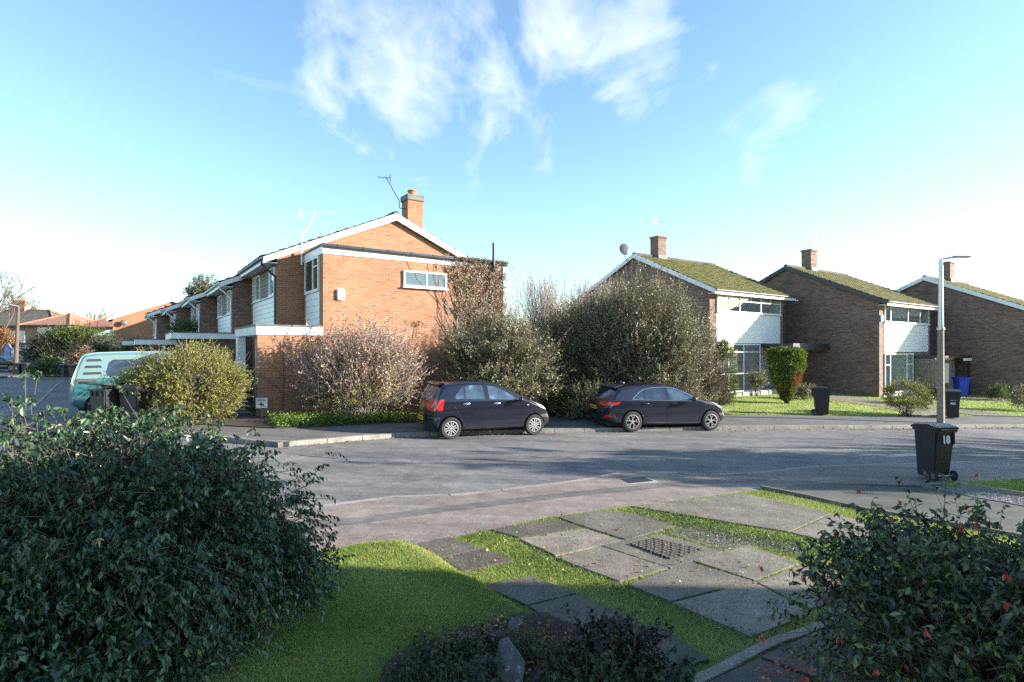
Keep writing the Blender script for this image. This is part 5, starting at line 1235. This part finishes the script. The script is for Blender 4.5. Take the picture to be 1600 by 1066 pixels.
# the big one
cx = PX(1000, 20.6)
shrub('cotoneaster', 'tallest and widest grey-green shrub, rising behind the blue-black car', 'shrub', (cx, 20.6, 0), (cx - .1, 20.7, 2.15), (2.55, 1.8, 2.35), 'lf_olive', 300, 8200, 10, .088, .34, 19, twig=.62, clump_r=.24, droop=.1, stem_n=90, stem_r=.016, up=.4, zmin=-.85, shell=(.5, 1), upb=1.1, ampl=.34, twigr=.0045)
cx = PX(890, 22)
shrub('cotoneaster', 'mid-height olive shrub between the two larger grey-green ones', 'shrub', (cx, 22, .1), (cx, 22, 1.9), (1.75, 1.3, 2.1), 'lf_olive', 170, 3300, 9, .088, .38, 20, twig=.42, clump_r=.26, droop=.15, stem_n=70, stem_r=.016, up=.4, zmin=-.85, shell=(.5, 1), upb=.8, ampl=.25)
cx = PX(868, 19.6)
shrub('evergreen_shrub', 'dark evergreen shrub in the gap between the two parked cars', 'shrub', (cx, 19.6, 0), (cx, 19.6, .95), (1.25, .9, 1.05), 'lf_dark', 100, 1400, 9, .06, .45, 21, twig=.25, clump_r=.18, stem_n=30, stem_r=.014, zmin=-.8, shell=(.5, 1))
for i, (px, d, zc, rx, rz_, sd, lab) in enumerate(((872, 19.2, .45, .7, .5, 71, 'low bright leafy growth behind the gap between the cars'), (925, 18.6, .5, .9, .6, 72, 'low grey-green growth behind the rear of the blue-black car'), (1060, 19.2, .6, 1.2, .75, 73, 'low olive growth behind the bonnet of the blue-black car'), (715, 17.6, .5, .6, .6, 74, 'low growth where the wall meets the shrub behind the navy car'))):
    shrub('low_shrub', lab, 'shrub', (PX(px, d), d, G(PX(px, d), d)), (PX(px, d), d, zc), (rx, .55, rz_), 'lf_olive' if i != 0 else 'lf_green', 40, 600, 8, .06, .4, sd, twig=.25, clump_r=.14, stem_n=18, stem_r=.01, zmin=-.6, shell=(.4, 1))
# bare twiggy shrubs behind
for i, (px, d, h, w_, lab) in enumerate(((812, 24, 3.6, .9, 'bare pale twiggy shrub beside the white picket screen'), (842, 25, 4.9, 1.0, 'tallest bare shrub between house and big shrub'), (868, 24, 4.4, .8, 'bare upright shrub with one long vertical shoot'), (905, 25, 4.7, 1.3, 'bare grey shrub behind the olive shrub'), (935, 25.5, 5.0, 1.2, 'bare grey shrub just left of the big shrub top'))):
    x = PX(px, d); z0 = G(x, d)
    shrub('bare_shrub', lab, 'shrub', (x, d, z0), (x, d, h * .62), (w_, w_ * .8, h * .5), 'lf_brown', 60, 620 if i else 420, 3, .05, .5, 40 + i, twig=.75, clump_r=.25, stem_n=60, stem_r=.016, stemmat='twig_grey', zmin=-.3, shell=(.4, 1), upb=1.6, twigr=.007)
x = PX(883, 23.4); m = MB(); t = empty('bare_sapling', (x, 23.4, .1), 0, 'single thin leafless stem standing above the shrubs', 'plant')
m = MB(); m.path([(0, 0, 0), (.05, 0, 2.5), (-.02, 0, 4.5), (.0, 0, 6.35)], .012, 5); m.path([(0, 0, 5.2), (.12, 0, 5.6)], .006, 4).path([(0, 0, 4.9), (-.12, 0, 5.4)], .006, 4).build('stem', 'bark_pale', t)
# reddish brown tangle and conifers at the white house
x = PX(1098, 21.2)
shrub('brown_tangle', 'reddish brown leafless tangle at right of the big shrub', 'shrub', (x, 21.2, -.1), (x, 21.2, 1.15), (.95, .8, 1.25), 'lf_brown', 60, 900, 3, .05, .35, 50, twig=.5, clump_r=.2, droop=.5, stem_n=90, stem_r=.013, stemmat='bark', zmin=-.7, shell=(.4, 1), upb=.2, twigr=.006)
x = PX(1131, 24.0)
shrub('conifer', 'narrow bright green conifer column against the white-framed window', 'conifer', (x, 24.0, -.05), (x, 24.0, 1.2), (.42, .45, 1.45), 'lf_conifer', 150, 2000, 8, .06, .4, 51, twig=.12, clump_r=.08, stem_n=10, stem_r=.02, zmin=-.95, shell=(.85, 1), upb=.5, ampl=.05)
x = PX(1229, 25.2); xb = x; t = empty('conifer', (x, 25.2, G(x, 25.2)), 0, 'clipped vase-shaped conifer with a rusty dead patch, before the porch', 'conifer')
rng = np.random.default_rng(52); n = 4200; zz = rng.uniform(.14, 2.35, n); 
prof = np.interp(zz, [0, .5, 1.0, 1.6, 2.1, 2.35], [.10, .24, .50, .70, .76, .66]); a = rng.uniform(0, 6.283, n); rr_ = prof * np.sqrt(rng.uniform(.55, 1.0, n)) * (1 + .13 * np.sin(a * 4 + zz * 5) * np.sin(zz * 6 + a * 2))
kt = rng.uniform(size=n) < .18; rr_[kt] = .66 * np.sqrt(rng.uniform(0, 1, kt.sum())); zz[kt] = 2.40 - .14 * (rr_[kt] / .66) ** 3 + .07 * np.sin(a[kt] * 3 + rr_[kt] * 9) + rng.normal(size=kt.sum()) * .03
c0 = np.stack([rr_ * np.cos(a), rr_ * np.sin(a), zz], 1); od = nrm(np.stack([np.cos(a), np.sin(a), .7 + 0 * a], 1))
P = (c0[:, None] + od[:, None] * rng.uniform(0, .1, (n, 7))[..., None] + rng.normal(size=(n, 7, 3)) * .025).reshape(-1, 3); D = np.repeat(od, 7, 0) + rng.normal(size=(n * 7, 3)) * .5
dead = ((P[:, 0] > .05) & (P[:, 2] > .6) & (P[:, 2] < 1.75) & (P[:, 1] < .4)) & (rng.uniform(size=len(P)) < np.clip(1.2 - np.abs(P[:, 2] - 1.15) * 1.5, 0, 1)) | ((P[:, 2] < .85) & (rng.uniform(size=len(P)) < .75)); low = P[:, 2] < .85
leaves_mesh('foliage', P[~dead], D[~dead], .085, .42, 'lf_conifer', t, rng, .3); leaves_mesh('dead_foliage', P[dead & ~low], D[dead & ~low], .055, .4, 'lf_conifer_dead', t, rng, .3); leaves_mesh('bare_base', P[dead & low], D[dead & low], .06, .25, 'lf_brown', t, rng, .3)
segs_mesh('trunk', stems(rng, (0, 0, 0), (0, 0, 1.2), (.5, .5, 1.0), 26, .03, top=(.5, .9), zmin=.1), 'bark', t, 5)
x = PX(1416, 22.3)
shrub('round_shrub', 'round clipped yellow-green shrub on the lawn corner between the houses', 'shrub', (x, 22.3, G(x, 22.3)), (x, 22.3, .40), (.80, .7, .56), 'lf_gold', 130, 1700, 8, .04, .45, 53, twig=.12, clump_r=.09, stem_n=30, stem_r=.012, zmin=-.7, shell=(.75, 1), upb=.5, ampl=.06)
for i, (px, d, r_, h, mt, lab) in enumerate(((1455, 26.5, .7, 1.0, 'lf_dark', 'dark bush behind the round shrub by the store wall'), (1560, 29.5, .55, .8, 'lf_green', 'small green bush at the foot of the shaded gable'), (1605, 25, .6, .95, 'lf_olive', 'shrub cut off by the right edge at the gable foot'), (1182, 28.2, .35, 1.4, 'lf_olive', 'thin leafy plant against the white porch wall'), (1255, 27.2, .35, .6, 'lf_olive', 'low dry plant at the end of the stone planter'))):
    x = PX(px, d); z0 = G(x, d); shrub('small_bush', lab, 'bush', (x, d, z0), (x, d, z0 + h * .5), (r_, r_ * .8, h * .55), mt, 34, 380, 8, .07, .4, 80 + i, twig=.2, clump_r=.1, stem_n=14, stem_r=.01, zmin=-.5, shell=(.4, 1))
# creeper on the corner of the gable wall
t = empty('creeper', (*LV((-6, 17.7), 5.3, -.05), .3), ANG, 'dry brown creeper covering the right corner of the orange wall', 'climbing plant')
rng = np.random.default_rng(55); n = 2500; z = rng.uniform(1.0, 5.35, n); xw = rng.uniform(-.95, 1.6, n)
lft = np.interp(z, [1.0, 2.2, 3.5, 4.6, 5.4], [.3, .15, -.35, -.7, -.8]) + .18 * np.sin(z * 5) + rng.normal(size=n) * .1
k = xw > lft; xw, z = xw[k], z[k]; n = len(z); dpt = -np.abs(rng.normal(size=n)) * .07
P = np.stack([xw, dpt, z], 1); P = (P[:, None] + rng.normal(size=(n, 5, 3)) * [.05, .025, .05]).reshape(-1, 3); P[:, 1] = np.minimum(P[:, 1], -.0)
D = rng.normal(size=P.shape) * [.5, .4, .4] + [0, -.35, -.5]
leaves_mesh('foliage', P, D, .07, .6, 'lf_creeper', t, rng, .2)
P2 = np.stack([rng.uniform(-.6, 1.7, 1500), rng.uniform(-.15, .0, 1500), 5.33 + np.abs(rng.normal(size=1500)) * .04], 1); leaves_mesh('foliage', P2, rng.normal(size=P2.shape) + [0, -.2, .3], .06, .6, 'lf_creeper', t, rng, .2)
S = []
for i in range(90):
    x0 = rng.uniform(-.2, 1.5); p = np.array([x0, -.02, .3 if i > 30 else 1.2]); d = np.array([rng.normal() * .3, 0, 1.])
    for j in range(rng.integers(10, 26)):
        d = nrm(d + np.array([rng.normal() * .35 - .04, 0, .25])); e_ = p + d * .24; S.append((p, e_, .012, .010)); p = e_
        if p[2] > 5.3: break
segs_mesh('stem', S, 'bark_pale', t, 4)
# single dry stem on the wall
t = empty('wall_climber', (*LV((-6, 17.7), 3.2, -.06), .3), ANG, 'lone dry climber stem with a tuft of leaves on the orange wall', 'climbing plant')
m = MB(); m.path([(-.12, 0, 1.0), (-.1, 0, 2.2), (.0, 0, 2.75), (.1, 0, 3.0)], .01, 5); m.build('stem', 'bark', t); P = rng.normal(size=(60, 3)) * [.12, .03, .07] + [.05, -.03, 2.95]; leaves_mesh('foliage', P, rng.normal(size=P.shape), .06, .5, 'lf_brown', t, rng)
t = empty('wall_climber', (*LV((-7.6, 16.6), .7, -.05), .3), ANG, 'thin bare climber on the garage wall', 'climbing plant')
m = MB(); m.path([(0, 0, 0), (.05, 0, 1.2), (.02, 0, 2.3)], .012, 5).path([(.05, 0, 1.2), (-.6, 0, 1.9), (-.75, 0, 2.3)], .008, 4).path([(.04, 0, .7), (-.5, 0, 1.2), (-1.1, 0, 1.3)], .008, 4).build('stem', 'bark', t)
# ivy ground cover at the front of the bed
def cover(name, poly, n, h, L, mat, seed, label=None, off=.04, kind='stuff', Wd=.7):
    rng = np.random.default_rng(seed); x, y = scatter(rng, poly, n); z = Gn(x, y) + off + rng.uniform(0, 1, len(x)) ** 1.5 * h
    P = np.stack([x, y, z], 1); D = rng.normal(size=P.shape) * [.8, .8, .3] + [0, 0, .15]
    o = leaves_mesh(name, P, D, L, Wd, mat, None, rng, .7); o['kind'] = kind; return o
fr_ = KB[:4] + [(KB[3][0] - .1, KB[3][1] + .7), (KB[2][0] - .1, KB[2][1] + .9), (KB[1][0] - .2, KB[1][1] + 1.1), (-6.9, 15.6)]
cover('ground_ivy', fr_, 15000, .26, .06, 'lf_ivy', 91)
cover('ground_ivy', [(KB[3][0] - .1, KB[3][1] + .1), KB[4], (KB[4][0], KB[4][1] + .9), (KB[3][0], KB[3][1] + 1.0)], 5000, .16, .06, 'lf_ivy', 92)
cover('leaf_litter', [KB[3], KB[4], (KB[5][0] - .8, KB[5][1]), (5, 20.5), (-1, 19)], 7000, .06, .06, 'litter', 93)
cover('leaf_litter', strip([p for p in KF[1:-1]], -.35), 2600, .012, .05, 'litter', 94, off=-.092)
cover('leaf_litter', strip([KF[0], KF[1], KF[2], KF[3], KF[4]], .05, -.25), 1400, .012, .05, 'litter', 95, off=-.09)
kr = [W(*p) for p in ((1130, 668), (1200, 667), (1330, 666), (1600, 664))]
cover('leaf_litter', strip(kr, -.34, -.02), 2600, .03, .06, 'litter', 96, off=-.09)
cover('leaf_litter', [tuple(e0), tuple(e1), (e1.x - .4, e1.y), (e0.x - .5, e0.y)], 1500, .02, .07, 'litter', 97, off=-.09)
cover('fallen_petals', [W(1180, 1040), W(1320, 1020), W(1420, 1066), W(1400, 1100), W(1190, 1100)], 420, .02, .03, 'flower', 98, off=.03)
cover('leaf_litter', [W(600, 1060), W(640, 1000), W(780, 968), W(1000, 1000), W(1050, 1066)], 700, .03, .035, 'litter', 99, off=.02)
cover('leaf_litter', LAWN, 90, .01, .035, 'litter', 100, off=.12)
cover('leaf_litter', GE[2:8] + [W(1280, 960), W(1000, 1000), W(800, 960)], 650, .01, .035, 'litter', 101, off=.0)
cover('weeds', WEED, 1500, .02, .02, 'lf_olive', 160, off=-.01)
cover('weeds', WEED, 900, .02, .02, 'lf_dark', 161, off=-.01)
# pale chips along the driveway edge, soil crumbs in the bed
rg = np.random.default_rng(150); x, y = scatter(rg, [W(*p) for p in ((1440, 759), (1503, 761), (1600, 777), (1750, 802), (1750, 815), (1600, 789), (1520, 775))], 5200)
P = np.stack([x, y, Gn(x, y) + .004 + rg.uniform(0, .012, len(x))], 1); o = leaves_mesh('gravel_chips', P, rg.normal(size=P.shape) * [1, 1, .3], .022, .8, 'concrete', None, rg, .3, .4); o['kind'] = 'stuff'
cover('soil_crumbs', [W(*p) for p in ((600, 1066), (640, 1012), (800, 968), (850, 960), (1000, 1020), (1050, 1066))], 5000, .02, .016, 'soil', 151, off=.014)
shrub('low_plant', 'small green leafy plants at the bottom edge left of the rockery', 'plant', (-.55, 3.6, .02), (-.55, 3.6, .05), (.30, .20, .10), 'lf_dark', 26, 260, 7, .035, .5, 34, twig=.08, clump_r=.05, stem_n=8, stem_r=.003, zmin=0, upb=.7)
shrub('low_plant', 'reddish brown dry plant beside the moss cushion', 'plant', (-.22, 4.32, .02), (-.22, 4.32, .04), (.14, .10, .08), 'lf_brown', 14, 110, 6, .03, .5, 35, twig=.06, clump_r=.03, stem_n=6, stem_r=.003, zmin=0, upb=.7)
# ---- grass blades
def blades(name, polys, dens, h, w, seed, off, zf=None, holes=(), mat='grass', lean=.5):
    rng = np.random.default_rng(seed); X = []; Y = []
    for poly in polys:
        xs = [p[0] for p in poly]; ys = [p[1] for p in poly]; A = (max(xs) - min(xs)) * (max(ys) - min(ys))
        x, y = scatter(rng, poly, int(A * dens)); X.append(x); Y.append(y)
    x = np.concatenate(X); y = np.concatenate(Y); keep = np.ones(len(x), bool)
    for hpoly in holes:
        c = np.mean(hpoly, 0); hp = [tuple(c + (np.array(p) - c) * .965) for p in hpoly]; keep &= ~inpoly(x, y, hp)
    keep &= (np.abs(x) < .95 * y + .3); x, y = x[keep], y[keep]; n = len(x)
    z = Gn(x, y) + off
    if zf: z = z + np.array([zf(a, b) for a, b in zip(x, y)])
    P = np.stack([x, y, z], 1); a = rng.uniform(0, 6.283, n); H = h * rng.uniform(.5, 1.25, n)
    s = np.stack([np.cos(a), np.sin(a), 0 * a], 1) * w / 2; d = rng.normal(size=(n, 3)) * lean; d[:, 2] = 1; d = nrm(d)
    V = np.stack([P - s, P + s, P + d * H[:, None]], 1).reshape(-1, 3); Fc = np.arange(n * 3).reshape(-1, 3)
    pat = .5 + .25 * np.sin(x * 3.1 + np.sin(y * 2.3)) * np.sin(y * 3.7 + 1) ; rv = np.clip(pat + rng.normal(size=n) * .22, 0, 1)
    o = np_mesh(name, V, Fc, mat, None, np.repeat(rv, 3)); o['kind'] = 'stuff'; return o
def mound_fast(x, y): return mound(x, y)
LAWNV = [W(*p) for p in ((430, 893), (470, 873), (520, 864), (560, 854), (621, 848), (648, 855), (672, 866), (695, 879), (729, 902), (763, 921), (800, 944), (818, 958), (790, 965), (709, 989), (640, 1008), (600, 1040), (590, 1070), (585, 1220), (300, 1220), (330, 1000))]
blades('grass', [LAWNV], 13000, .032, .0042, 1, .004, zf=mound, lean=.7)
blades('grass', [LAWNV], 900, .062, .005, 11, .004, zf=mound, lean=.8)
cover('weeds', LAWNV, 3000, .02, .016, 'lf_green', 140, off=.11)
cover('leaf_litter', LAWNV, 240, .012, .03, 'litter', 141, off=.13)
GA = [W(*p) for p in ((650, 850), (712, 837), (850, 807), (960, 792), (1080, 777), (1192, 764), (1344, 795), (1600, 836), (1600, 900), (1300, 970), (1180, 1000), (1060, 1050), (940, 1050), (800, 950), (729, 900), (690, 870))]
blades('grass', [GA], 10000, .032, .005, 2, -.03, holes=SLW, lean=.9)
blades('grass', [GA], 700, .07, .006, 12, -.03, lean=1.0)
cover('weeds', [W(*p) for p in ((972, 796), (1040, 797), (1290, 850), (1290, 880), (1180, 848), (1060, 822))], 6500, .035, .028, 'lf_green', 110, off=-.01)
cover('weeds', [W(*p) for p in ((720, 832), (760, 828), (960, 905), (1180, 990), (1150, 1010), (930, 920), (800, 870))], 5200, .03, .026, 'lf_green', 111, off=-.01)
cover('weeds', [W(*p) for p in ((1060, 822), (1180, 848), (1130, 858), (1040, 835))], 1800, .015, .015, 'lf_olive', 113, off=-.01)
blades('grass', [[W(*p) for p in ((1473, 758), (1600, 751), (1700, 749), (1700, 785), (1600, 772), (1512, 759))]], 3500, .05, .009, 3, .03)
blades('grass', [[KB[5], KB[6], KB[7], W(1640, 650), W(1640, 618), W(1143, 618)]], 260, .055, .035, 4, .02, lean=.9)
# ---- far plants
x = PX(112, 50)
shrub('evergreen_hedge', 'wide dark evergreen hedge with sunlit top below the orange roofs', 'hedge', (x, 50, .2), (x, 50, 1.9), (3.8, 2.0, 1.75), 'lf_dark', 160, 3400, 9, .12, .5, 60, twig=.45, clump_r=.4, stem_n=20, stem_r=.05, zmin=-.5, shell=(.75, 1), ampl=.1, twigr=.01)
rng = np.random.default_rng(66); P, D, tw = crown(rng, (0, 0, 1.95), (3.5, 1.7, 1.65), 70, 900, 9, .3, .3, 0, .55, (.9, 1.0)); leaves_mesh('lighter_foliage', P, D, .11, .5, 'lf_conifer', bpy.data.objects['evergreen_hedge'], rng)  # brighter leaves on top put the sunlit look into the hedge colour
for i, (px, d, zc, rx, rz_, mt, lab) in enumerate(((128, 46, 1.3, 1.3, 1.3, 'lf_brown', 'purple-brown bare bush in front of the evergreen hedge'), (76, 42, .8, 1.1, .75, 'lf_green', 'rounded grassy shrub beside the distant bins'), (212, 40, 1.7, 1.3, 1.3, 'lf_green', 'green bush at the foot of the shaded gable end'), (168, 42, 1.6, .9, 1.7, 'lf_dark', 'sparse leafy shrub against the white lean-to'), (4, 60, 3.0, 1.5, 1.6, 'litter', 'orange autumn tree at the left edge'), (245, 39, 1.2, 1.6, 1.2, 'lf_dark', 'dark bushes behind the roof of the mint van'))):
    x = PX(px, d); shrub('garden_bush', lab, 'bush', (x, d, G(x, d)), (x, d, zc), (rx, 1.0, rz_), mt, 40, 460, 8, .14, .5, 120 + i, twig=.3, clump_r=.2, stem_n=16, stem_r=.02, zmin=-.6, shell=(.4, 1), twigr=.008)
o = org[2]; shrub('climbing_plant', 'green climbing plant on the flat canopy of the third terrace house', 'climbing plant', (*LV((o.x, o.y), -.6, .3), .2), (*LV((o.x, o.y), -.6, .3), 3.2), (.6, .6, .5), 'lf_green', 30, 300, 8, .09, .6, 130, twig=.25, clump_r=.12, stem_n=20, stem_r=.02, zmin=-.5, shell=(.3, 1))
x = PX(314, 62); t = shrub('pine_tree', 'evergreen tree rising above the terrace roofs', 'tree', (x, 62, .2), (x, 62, 8.0), (1.5, 1.5, 2.6), 'lf_dark', 60, 900, 9, .2, .3, 131, twig=.5, clump_r=.3, stem_n=40, stem_r=.07, zmin=-.8, shell=(.2, 1), twigr=.02)
rng = np.random.default_rng(67); P, D, tw = crown(rng, (.3, 0, 8.2), (1.4, 1.4, 2.2), 40, 380, 9, .5, .3, 0, -.3, (.6, 1.0)); leaves_mesh('lighter_foliage', P, D, .18, .3, 'lf_olive', t, rng)  # lighter olive leaves over the outer crown
for i, (px, d, h, lab) in enumerate(((32, 105, 13.5, 'bare tree behind the wide clay-pot chimney'), (66, 110, 11.5, 'low bare tree right of the clay-pot chimney'), (88, 112, 10.5, 'small bare tree above the orange roof'), (150, 108, 11.5, 'bare tree above the brown hipped roof'), (-4, 70, 13.5, 'bare branches entering at the left edge'), (1385, 62, 8.6, 'bare twigs showing between the middle and right roofs'))):
    bare_tree('bare_tree', lab, (PX(px, d), d, .2), h, 140 + i, .2 if d > 65 else .12, 4, 'bark', None, .028 if d > 65 else .015)
# trees and houses outside the frame, which cast the shade on the road and lawn
for i, (x, y, h) in enumerate(((20.5, 14.4, 4.4), (29, 14.2, 7.5))):
    bare_tree('street_tree', f'bare garden tree number {"one two".split()[i]} beyond the right edge of the frame', (x, y, G(x, y)), h, 160 + i, .2, 4, 'bark', 'bare trees out of frame', .022)
t = empty('shade_block', (-17.5, 52.0, .3), 0, 'tall brick block hidden behind the terrace', 'house')  # unseen block added and shaped to cast shade on the far gable end
MB().box(0, 6.8, 0, 12, -.5, 9.0).build('wall', 'brick_far', t, uv=True)
MB().prism([(-.3, 8.95), (12.3, 8.95), (12.3, 12.2), (9, 12.0)], 'x', -.2, 7).build('roof', 'tile_grey', t)
for i, (x, y, h, w_, ns) in enumerate(((16.5, 11.7, 5.2, .55, 300), (18.5, 10.1, 4.6, .35, 260), (21, 12.9, 6.6, .4, 300), (26, 11.0, 8.0, .6, 340), (31, 12.3, 9.6, .6, 340), (37, 10.0, 11, .4, 300))):
    shrub('garden_tree', f'leafy garden tree beyond the right edge of the frame, {"first second third fourth fifth sixth".split()[i]} along the road', 'tree', (x, y, G(x, y)), (x, y, h * .58), (1.5, w_, h * .42), 'lf_green', 26, ns, 6, .24, .55, 180 + i, twig=.3, clump_r=.18, stem_n=16, stem_r=.05, zmin=-.9, shell=(.1, 1), twigr=.012, ampl=.3)
block_house(9.3, 22, -4.2, 4.95, 5.2, .9, 'neighbouring brick house outside the frame to the right')
# ================================================================ LIGHT, SKY, CAMERA
AZ = math.atan2(.9998, -.012); EL = R(16.2)
sd_ = Vector((math.sin(AZ) * math.cos(EL), math.cos(AZ) * math.cos(EL), math.sin(EL)))
sun = bpy.data.lights.new('sun', 'SUN'); sun.energy = 5.0; sun.angle = R(.5); sun.color = (1, .93, .83)
so = bpy.data.objects.new('sun', sun); COL.objects.link(so); so.rotation_euler = sd_.to_track_quat('Z', 'Y').to_euler()
w = bpy.data.worlds.new('World'); scene.world = w; w.use_nodes = True; t = w.node_tree
bg = t.nodes['Background']; sky = t.nodes.new('ShaderNodeTexSky'); sky.sky_type = 'NISHITA'; sky.sun_disc = False; sky.sun_elevation = EL; sky.sun_rotation = AZ
sky.air_density = 1.0; sky.dust_density = .25; sky.ozone_density = 1.6; sky.altitude = 50
bg.inputs[1].default_value = .075
tc = t.nodes.new('ShaderNodeTexCoord'); sx = t.nodes.new('ShaderNodeSeparateXYZ'); t.links.new(tc.outputs['Generated'], sx.inputs[0])
def MA(op, a, b=None, c=None):
    n = t.nodes.new('ShaderNodeMath'); n.operation = op
    for i, v in enumerate((a, b, c)):
        if v is None: continue
        if isinstance(v, (int, float)): n.inputs[i].default_value = v
        else: t.links.new(v, n.inputs[i])
    return n.outputs[0]
zc = MA('ADD', sx.outputs[2], .18); cx_ = MA('DIVIDE', sx.outputs[0], zc); cy_ = MA('DIVIDE', sx.outputs[1], zc)
cb = t.nodes.new('ShaderNodeCombineXYZ'); t.links.new(cx_, cb.inputs[0]); t.links.new(cy_, cb.inputs[1])
rot = t.nodes.new('ShaderNodeMapping'); rot.inputs['Rotation'].default_value = (0, 0, .35); rot.inputs['Scale'].default_value = (1.25, .62, 1); t.links.new(cb.outputs[0], rot.inputs[0])
n1 = noise(t, rot.outputs[0], 2.6, 9, .58, .9); n2 = noise(t, rot.outputs[0], 7.5, 8, .6, .5)
def lobe(px, py, wid):
    d = Vector(((px - 800) / F, 1, (HZ - py) / F)).normalized(); v = t.nodes.new('ShaderNodeVectorMath'); v.operation = 'DOT_PRODUCT'; v.inputs[1].default_value = d
    nm = t.nodes.new('ShaderNodeVectorMath'); nm.operation = 'NORMALIZE'; t.links.new(tc.outputs['Generated'], nm.inputs[0]); t.links.new(nm.outputs[0], v.inputs[0])
    return MA('POWER', MA('MAXIMUM', v.outputs['Value'], 0), 1 / (wid * wid))
L_ = None
for px, py, wd, k in ((705, 60, .14, 1.0), (640, 130, .10, .5), (1000, 40, .07, .75), (880, 70, .11, .55), (1060, 90, .09, .5), (1245, 160, .035, .62), (1165, 268, .04, .55), (1245, 262, .04, .6), (1440, 175, .09, .38), (560, 90, .08, .35), (150, 330, .2, .28), (1070, 338, .03, .4), (430, 40, .16, .2)):
    q = MA('MULTIPLY', lobe(px, py, wd), k); L_ = q if L_ is None else MA('ADD', L_, q)
s_ = MA('ADD', MA('MULTIPLY', n1, .9), MA('MULTIPLY', n2, .35)); f_ = MA('MULTIPLY', MA('SUBTRACT', MA('ADD', s_, MA('MULTIPLY', L_, .20)), .79), 2.2)
f_ = MA('MULTIPLY', MA('MINIMUM', MA('MAXIMUM', f_, 0), 1), MA('MINIMUM', MA('MULTIPLY', L_, 1.3), 1))
tint = mix(t, sky.outputs[0], (1.38, 1.55, 1.58), 1.0, 'MULTIPLY')
cl = mix(t, tint, (6.3, 6.5, 6.7), f_)
t.links.new(cl, bg.inputs[0])
cam = bpy.data.cameras.new('camera'); co_ = bpy.data.objects.new('camera', cam); COL.objects.link(co_); co_.location = (0, 0, CZ); co_.rotation_euler = (R(90), 0, 0)
cam.sensor_width = 36; cam.lens = 36 * F / 1600; cam.shift_y = 12 / 1600; cam.clip_start = .05; cam.clip_end = 6000; scene.camera = co_
scene.view_settings.view_transform = 'Standard'; scene.view_settings.look = 'None'; scene.view_settings.exposure = 1.68; scene.view_settings.gamma = 1
scene.cycles.use_denoising = False; scene.cycles.caustics_reflective = False; scene.cycles.caustics_refractive = False; scene.cycles.sample_clamp_indirect = 3; scene.cycles.use_adaptive_sampling = False; w.cycles.sampling_method = 'MANUAL'; w.cycles.sample_map_resolution = 1024; scene.cycles.blur_glossy = 1.0
scene.cycles.max_bounces = 6; scene.cycles.transparent_max_bounces = 8
